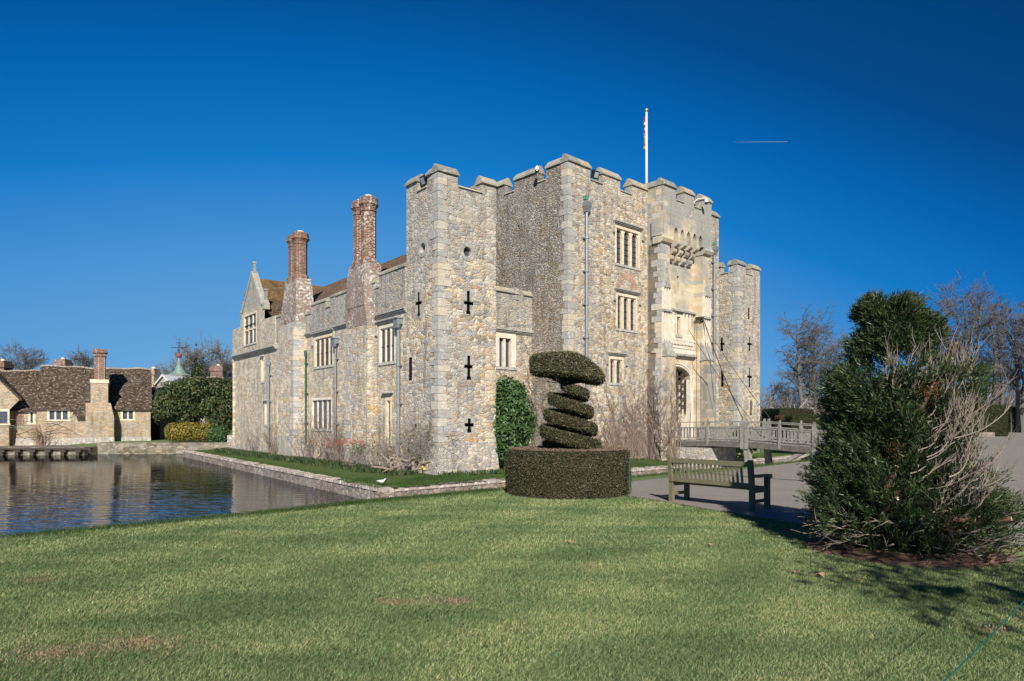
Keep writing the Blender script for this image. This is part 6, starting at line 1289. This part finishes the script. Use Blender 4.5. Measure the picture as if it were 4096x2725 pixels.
thicket(2235, 2400, 850, 104, 260, bark('dark_twigs', (.12,.10,.09), (.2,.17,.15), 3), 'dark mass of bare undergrowth behind the tall hedge', 0)
thicket(-60, 560, 925, 135, 300, bark('far_twigs', (.2,.18,.17), (.28,.25,.24), 3), 'distant bare undergrowth beyond the cottages', 0)
# pollarded white branches lying low
sg = []
for i in range(70):
    x = TX(random.uniform(1765, 1905), 84); z = random.uniform(.6, 2.0); wig((x, 84+random.uniform(-1, 1), z), (random.choice((-1, 1)), random.gauss(0, .3), random.gauss(.0, .25)), random.uniform(1.5, 4), .06, 6, .28, sg)
tag(segmesh('pale_branches', sg, plain('pale_branch', (.5,.46,.42)), n=4), 'tangle of pale low branches above the clipped hedges behind the bridge', 'branches', kind='stuff')
# far wooded skyline
mb = MB(); pts = []
for k in range(160):
    a = -1.3+2.6*k/159; Rr = 520; h = 9+3*math.sin(k*.7)+2*math.sin(k*1.9)+random.uniform(-.8, .8); pts.append((Rr*math.sin(a), Rr*math.cos(a), h))
for i in range(159):
    p0, p1 = pts[i], pts[i+1]; s_ = 1.06; mb.quad([(p0[0], p0[1], -1), (p1[0], p1[1], -1), p1, p0]); mb.quad([p0, p1, (p1[0]*s_, p1[1]*s_, p1[2]*.9), (p0[0]*s_, p0[1]*s_, p0[2]*.9)])
tag(mb.obj('distant_wood', plain('distant_bare_wood', (.10,.095,.10), .95, .05, var=.4, sc=.15)), 'distant line of bare woodland on the horizon', 'wood', kind='stuff')
# clipped hedges
M_hedged = leafmat('dark_hedge', [(.018,.032,.012), (.03,.05,.018), (.05,.065,.025)], .6, .25, .1, 1.0, .5); M_hedgebr = leafmat('brown_hedge', [(.10,.065,.04), (.15,.10,.06)], .7, .1, .1)
def hedge(x0, x1, y0, y1, z0, z1, label, n, L, mat=None):
    t = thing('clipped_hedge', ((x0+x1)/2, y0, z0), label, 'hedge', 'clipped hedges in the far garden'); mb = MB(); mb.box(x0+.06, x1-.06, y0+.06, y1-.06, z0, z1-.05); mb.obj('core', M_core, t)
    sb = MB(); sb.box(x0, x1, y0, y1, z0, z1); cover('foliage', sb, n, L, L*.5, mat or M_hedged, t, .7, .05)
Yh = 70; hedge(TX(1793,Yh), TX(1858,Yh), Yh, Yh+5, -.1, TH(941,Yh), 'dark square clipped hedge block behind the bridge, left of the gap', 9000, .12)
hedge(TX(1860,Yh), TX(1884,Yh), Yh+1, Yh+5, -.1, TH(943,Yh), 'dark square clipped hedge block behind the bridge, right of the gap', 5000, .12)
Yh = 56; hedge(TX(1756,Yh), TX(1795,Yh), Yh+4, Yh+6, -.1, TH(962,Yh+4), 'long low hedge beyond the bridge beside the right corner tower', 6000, .1); hedge(TX(1822,Yh), TX(1940,Yh), Yh, Yh+1.5, -.1, TH(958,Yh), 'long low hedge beyond the bridge running behind the yew', 12000, .1); hedge(TX(1793,Yh+2), TX(1820,Yh+2), Yh+2, Yh+3, -.1, TH(959,Yh+2), 'browned low hedge section beyond the bridge', 3000, .1, M_hedgebr)
Yh = 70; hedge(TX(2215,Yh), TX(2322,Yh), Yh, Yh+4, -.05, TH(934,Yh), 'tall dark clipped hedge beside the drive right of the yew', 16000, .14)
hedge(TX(2324,92), TX(2480,92), 92, 96, -.05, TH(938,92), 'dark hedge closing the drive at the right edge of the picture', 12000, .18)
mb = MB(); mb.box(TX(2245,68.5), TX(2290,68.5), 68.5, 69.1, -.05, .45); tag(mb.obj('rubble_kerb', M_moat), 'low rubble kerb at the foot of the tall dark hedge', 'wall')
# ---- shrubs and climbers on the castle ----
M_stem = bark('climber_stem', (.13,.095,.075), (.27,.21,.17), 6); M_stemg = bark('grey_stem', (.34,.30,.25), (.20,.165,.13), 6)
def bareshrub(x, y, z, H, Wd, n, mat, label, r=.014, group='bare climbers and roses along the moat-side wall'):
    sg = []
    for i in range(n):
        a = random.uniform(0, 6.28); pts, d = wig((x+random.gauss(0, Wd*.18), y+random.gauss(0, .1), z), (random.gauss(0, Wd/H*.55)+.0, random.gauss(0, .14), 1), H*random.uniform(.5, 1.0), r*random.uniform(.7, 1.3), 7, .16, sg)
        for q in pts[2:]:
            for _ in range(2): 
                p2, d2 = wig(q, d+Vector((random.gauss(0, .8), random.gauss(0, .4), random.gauss(.1, .5))), random.uniform(.15, .5)*H*.4, r*.5, 3, .22, sg)
    t = thing('bare_shrub', (x, y, z), label, 'shrub', group); segmesh('stems', sg, mat, t, 3); return t
for u, H, Wd, n, lab, m in ((1000, 1.9, 1.1, 16, 'bare rose bush at the far end of the moat-side wall', M_stemg), (1088, 2.6, .7, 20, 'bare climber round the drainpipe left of the first chimney breast', M_stem), (1130, 1.5, .7, 10, 'small bare bush before the pier of the far chimney', M_stemg), (1225, 3.2, .9, 20, 'bare climber round the dark green pipe', M_stem), (1285, 1.9, 1.2, 18, 'bare shrub below the lower mullioned window', M_stem), (1350, 3.3, .8, 26, 'thick bare climber round the hopper drainpipe', M_stem), (1500, 1.7, .9, 16, 'bare rose bush right of the red-flowering shrub', M_stemg), (1545, 2.2, .9, 14, 'tall thin bare rose below the small arched window', M_stemg)):
    a = ws(u, .6); p = WG.pt(a, -.6, .6 if not 1110 < u < 1180 else 1.2); bareshrub(p[0], p[1], -.6, H, Wd, n, m, lab)
p = WG.pt(ws(1420, .8), -.6, 1.0); t = bareshrub(p[0], p[1], -.6, 1.35, 1.8, 26, M_stemg, 'low shrub topped with red blossom against the castle wall', .012)
P = np.array(p)+np.column_stack([RNG.normal(0, .75, 210), RNG.normal(0, .15, 210), 1.2+RNG.normal(0, .10, 210)]); V, Fq = leaf_arrays(P, RNG.normal(0, 1, P.shape), .07, .06); npmesh('red_blossom', V, Fq, leafmat('red_blossom', [(.55,.03,.02), (.7,.08,.05)], .5, .3, .2), t)
P = np.array(p)+np.column_stack([RNG.normal(.75, .4, 700), RNG.normal(0, .15, 700), .95+RNG.normal(0, .2, 700)]); V, Fq = leaf_arrays(P, RNG.normal(0, 1, P.shape), .09, .05); npmesh('leaves', V, Fq, M_laurel, t)
# big gnarled wisteria beside the corner tower
sg, tk = [], []; w0 = np.array(TS.pt(1.2, -.6, .55))
for i in range(9): wig(w0+np.array([random.uniform(-1.0, 1.0), random.uniform(-.2, .2), 0]), (random.gauss(0, .5), random.gauss(-.1, .2), 1), random.uniform(.9, 1.8), random.uniform(.06, .12), 9, .33, tk)
for i in range(7): wig(w0+np.array([random.uniform(-.9, .9), random.uniform(-.3, .0), random.uniform(.2, .7)]), (random.choice((-1, 1)), 0, random.gauss(0, .2)), random.uniform(.8, 1.6), random.uniform(.045, .08), 9, .3, tk)
for i in range(130):
    q = w0+np.array([random.gauss(0, .8), random.uniform(-.5, .15), random.uniform(.4, 1.7)]); pts, d = wig(q, (random.gauss(0, .9), random.gauss(-.1, .3), random.gauss(.4, .5)), random.uniform(.6, 1.6), .012, 7, .22, sg)
    for q2 in pts[2:]: wig(q2, (random.gauss(0, 1), random.gauss(0, .4), random.gauss(.2, .6)), random.uniform(.2, .5), .006, 3, .25, sg)
t = thing('wisteria', tuple(w0), 'gnarled grey wisteria with twisted trunks and bare twigs beside the left corner tower', 'climber'); segmesh('trunks', tk, bark('wisteria_trunk', (.36,.30,.24), (.2,.16,.13), 8), t, 7); segmesh('twigs', sg, M_stemg, t, 3)
# bare climbers spread flat over the entrance front
def climber(w, a0, a1, z0, ztops, n, label, mat, r=.016, off=.06, dens=1.0):
    sg = []
    for i in range(n):
        a = random.uniform(a0, a1); zt = z0+(ztops(a)-z0)*random.uniform(.35, 1.05); z = z0; ra = r*random.choice((.5, .6, .8, 1.0, 2.2)); drift = random.gauss(0, .12); st = .28
        while z < zt:
            dr = drift+random.gauss(0, .45); na = a+dr*st; nz_ = z+st*random.uniform(.7, 1.1); f = 1-.75*(z-z0)/(zt-z0+.01)
            sg.append((w.pt(a, z, off), w.pt(na, nz_, off), ra*max(.3, f), ra*max(.25, f-.06)))
            if random.random() < .45*dens:
                s_ = random.choice((-1, 1)); b, c = na, nz_
                for k in range(random.randint(2, 6)): b2 = b+s_*random.uniform(.03, .16); c2 = c+random.uniform(-.05, .22); sg.append((w.pt(b, c, off), w.pt(b2, c2, off+.02), ra*.4, ra*.3)); b, c = b2, c2
            a, z = na, nz_
    t = thing('wall_climber', w.pt((a0+a1)/2, z0, off), label, 'climber', 'leafless climbers on the entrance front'); segmesh('stems', sg, mat, t, 3); return t
climber(MF, ms(2380), tG, -.6, lambda a: 2.5+1.3*max(0, (a-3)/3.8), 95, 'dense mat of bare climber stems on the lower main block right of the topiary', M_stem, .02)
climber(MF, ms(2440), tG, -.5, lambda a: 5.0+3.2*max(0, (a-3.5)/3.3), 24, 'thin bare climber reaching up round the middle window of the main block', M_stem, .014)
climber(GS, -.0, .93, -.6, lambda a: 6.2, 30, 'bare climber covering the narrow left flank of the gatehouse', M_stem, .018)
climber(Wall(GF.pt(0, 0, .42)[:2], fd, fn), .0, .95, -.6, lambda a: 4.4, 34, 'bare climber covering the left gatehouse buttress', M_stem, .018, .04)
climber(LK, ls(2060), la1, -.5, lambda a: 6.0, 26, 'fine bare climber on the link wall behind the laurel', M_stem, .012); climber(MS, .3, 2.4, -.5, lambda a: 4.5, 22, 'fine bare climber on the shaded side of the main block', M_stem, .012)
climber(MF, .1, ms(2420), -.5, lambda a: 3.8, 30, 'fine bare climber behind the spiral topiary', M_stem, .013)
climber(Wall(MS.P, MS.d, MS.n), 3.8, 5.6, 9.5, lambda a: 15.0, 5, 'thin dead climber strands high on the shaded side wall', M_stem, .012)
# cottage wall shrub
p = HWl.pt(.2, -.65, .5); bareshrub(p[0], p[1], -.65, 2.3, 1.3, 24, bark('tan_stem', (.3,.2,.13), (.38,.28,.2), 5), 'bare wall shrub trained along the cottage front across the moat', .03, group='shrubs by the cottages')
sg = []
for s_ in (-1, 1):
    for k in range(4): wig(HWl.pt(.2+s_*.4, .5+k*.35, .3), (s_*.88, s_*.475, .12), random.uniform(2.2, 3.6), .03, 7, .14, sg)
segmesh('trained_branches', sg, M_stemg, [o for o in bpy.data.objects if o.get('group') == 'shrubs by the cottages'][0], 4)

# ---- small things on the grass, animals, person ----
def gull(p, rz):
    t = thing('gull', tuple(p), 'white gull with pale grey wings resting on the castle lawn by the moat wall', 'gull'); c, s_ = math.cos(rz), math.sin(rz); T = lambda a, b, z: (p[0]+.75*(a*c-b*s_), p[1]+.75*(a*s_+b*c), p[2]+.75*z)
    rg = lambda a, r, z, sy=.8: [T(a, r*sy*math.cos(k*math.pi/6), z+r*math.sin(k*math.pi/6)) for k in range(12)]
    mb = MB(); mb.loft([rg(-.24, .012, .10), rg(-.14, .045, .09), rg(-.02, .078, .085), rg(.07, .075, .09), rg(.12, .055, .125), rg(.14, .036, .165), rg(.155, .035, .195), rg(.185, .03, .2), rg(.2, .014, .198)]); mb.obj('body', M_wpaint, t, smooth=True)
    mb = MB()
    for s2 in (-1, 1): mb.loft([[T(.06, s2*.05, .10), T(.06, s2*.07, .12), T(.05, s2*.03, .16)], [T(-.1, s2*.05, .08), T(-.1, s2*.078, .10), T(-.1, s2*.025, .15)], [T(-.27, s2*.01, .10), T(-.27, s2*.02, .105), T(-.27, s2*.008, .115)]])
    mb.obj('wings', plain('grey_feather', (.55,.58,.62)), t)
    mb = MB(); mb.tube([T(.198, 0, .198), T(.235, 0, .19)], [.009, .003], 6); mb.obj('beak', plain('dark_red_beak', (.25,.05,.03)), t); mb = MB()
    for s2 in (-1, 1): mb.lathe(T(.183, s2*.024, .205), [(.002, -.005), (.005, 0), (.002, .005)], 6)
    mb.obj('eyes', M_iron, t); mb = MB()
    for s2 in (-1, 1): mb.tube([T(.0, s2*.025, .03), T(.0, s2*.025, -.01)], .005, 5); mb.tube([T(.0, s2*.025, -.005), T(.04, s2*.025, -.005)], .006, 5)
    mb.obj('legs', plain('red_leg', (.3,.06,.04)), t)
gp = G(1527, 1936, -.66); gull((gp.x, gp.y, -.63), .05)
def duck(p, rz):
    t = thing('duck', tuple(p), 'dark brown duck swimming close to the near bank of the moat', 'duck'); c, s_ = math.cos(rz), math.sin(rz); T = lambda a, b, z: (p[0]+a*c-b*s_, p[1]+a*s_+b*c, p[2]+z)
    rg = lambda a, r, z: [T(a, r*.8*math.cos(k*math.pi/6), z+r*math.sin(k*math.pi/6)) for k in range(12)]
    mb = MB(); mb.loft([rg(-.25, .01, .09), rg(-.17, .05, .05), rg(-.02, .10, .03), rg(.1, .09, .04), rg(.15, .05, .11), rg(.165, .04, .17), rg(.185, .045, .21), rg(.22, .04, .22), rg(.245, .018, .21)]); mb.obj('body', plain('brown_feather', (.06,.045,.03), .6, .3, var=.4, sc=30), t, smooth=True)
    mb = MB(); mb.tube([T(.24, 0, .207), T(.3, 0, .195)], [.018, .012], 6); mb.obj('bill', plain('dull_bill', (.25,.2,.06)), t)
dp_ = G(1268, 2040, WZ); duck((dp_.x, dp_.y, WZ+.01), .3)
M_dead = plain('dead_leaf', (.35,.22,.13), .9, .1)
for i, (u, v, s_) in enumerate(((3280,2316,.05), (3180,2300,.035), (3434,2340,.03), (2275,2180,.035), (2840,2192,.03), (2520,2030,.03))):
    p = G(u, v); mb = MB(); N = 9; a0 = random.uniform(0, 6)
    mb.loft([[(p.x+s_*(1+.35*math.sin(3*a))*math.cos(a), p.y+s_*.7*math.sin(a), .045+s_*.4*math.cos(a*2+a0)) for a in [2*math.pi*k/N for k in range(N)]], [(p.x+s_*(1+.35*math.sin(3*a))*math.cos(a), p.y+s_*.7*math.sin(a), .049+s_*.4*math.cos(a*2+a0)) for a in [2*math.pi*k/N for k in range(N)]]])
    tag(mb.obj('fallen_leaf', M_dead), ['largest curled brown leaf on the shaded lawn below the yew', 'small curled leaf left of the largest fallen leaf', 'dead leaf right of the largest fallen leaf', 'tiny dark leaf alone on the open lawn', 'small leaf on the lawn in front of the bench', 'small leaf by the foot of the stake'][i], 'leaf', 'fallen leaves')
p = G(3985, 2515); mb = MB(); mb.lathe((p.x, p.y, 0), [(.11, -.02), (.11, .012), (.09, .014), (.09, .004), (.01, .004)], 18, sy=.8); tag(mb.obj('drain_cover', plain('dull_metal', (.035,.035,.04), .5, .4, metal=.3, var=.3)), 'small round metal drain cover sunk in the near lawn at lower right', 'drain cover')
# person behind the yew
def person(x, y):
    t = thing('person', (x, y, 0), 'person in a pink jacket and dark trousers walking on the drive behind the yew', 'person'); me = bpy.data.meshes.new('body')
    v = [(0,0,.92),(0,0,1.15),(0,0,1.36),(0,-.01,1.46),(0,-.02,1.55),(0,-.02,1.62),(.09,0,.88),(.1,-.12,.48),(.1,-.02,.08),(.1,-.17,.05),(-.09,0,.88),(-.1,.1,.48),(-.1,.24,.1),(-.1,.1,.05),(.17,0,1.34),(.22,.05,1.08),(.22,-.08,.86),(-.17,0,1.34),(-.22,-.05,1.08),(-.21,-.18,.88)]
    e = [(0,1),(1,2),(2,3),(3,4),(4,5),(0,6),(6,7),(7,8),(8,9),(0,10),(10,11),(11,12),(12,13),(2,14),(14,15),(15,16),(2,17),(17,18),(18,19)]
    rad = [.13,.13,.14,.055,.085,.08,.09,.065,.045,.035,.09,.065,.045,.035,.07,.05,.035,.07,.05,.035]
    me.from_pydata([(x+a, y+b, c) for a, b, c in v], e, []); me.update(); o = link('body', me, t); m = o.modifiers.new('skin', 'SKIN')
    for i, r in enumerate(rad): me.skin_vertices[0].data[i].radius = (r, r*.8)
    me.skin_vertices[0].data[0].use_root = True; s_ = o.modifiers.new('sub', 'SUBSURF'); s_.levels = 2; s_.render_levels = 2
    tt = NT('clothes'); pz_ = tt.n('SeparateXYZ'); tt.l(tt.pos(), pz_.inputs[0]); c = tt.ramp(tt.math('DIVIDE', pz_.outputs[2], 2.0), [(0, (.02,.02,.025)), (.425, (.75,.10,.22)), (.72, (.55,.36,.28))], 'CONSTANT'); me.materials.append(tt.out(c, .8, .2))
    mb = MB(); mb.lathe((x, y+.0, 0), [(.07, 1.5), (.105, 1.56), (.11, 1.64), (.08, 1.71), (.02, 1.735)], 12); mb.obj('hair', plain('brown_hair', (.06,.035,.02)), t, smooth=True)
person((3742-CX)/F*21, 21)
# condensation trail with its aircraft, far off and high
Yc_ = 6000; a = W(2925, 569, Yc_); b = W(3150, 567, Yc_); t = NT('vapour'); t.out((.9,.92,.95), 1, 0); g = t.n('NewGeometry'); sx = t.n('SeparateXYZ'); t.l(g.outputs['Position'], sx.inputs[0]); fac = t.math('MULTIPLY', ramp01(t, sx.outputs[0], a.x, b.x), .09); tr = t.n('BsdfTransparent'); mx = t.n('MixShader'); t.l(fac, mx.inputs[0]); t.l(tr.outputs[0], mx.inputs[1]); t.l(t.b.outputs[0], mx.inputs[2]); t.l(mx.outputs[0], t.t.nodes['Material Output'].inputs[0])
mb = MB(); mb.tube([tuple(a+(b-a)*(k/10)) for k in range(11)], [6.5-.45*k for k in range(11)], 6); tag(mb.obj('vapour_trail', t.m), 'thin white vapour trail high in the sky right of the flagpole', 'vapour trail')
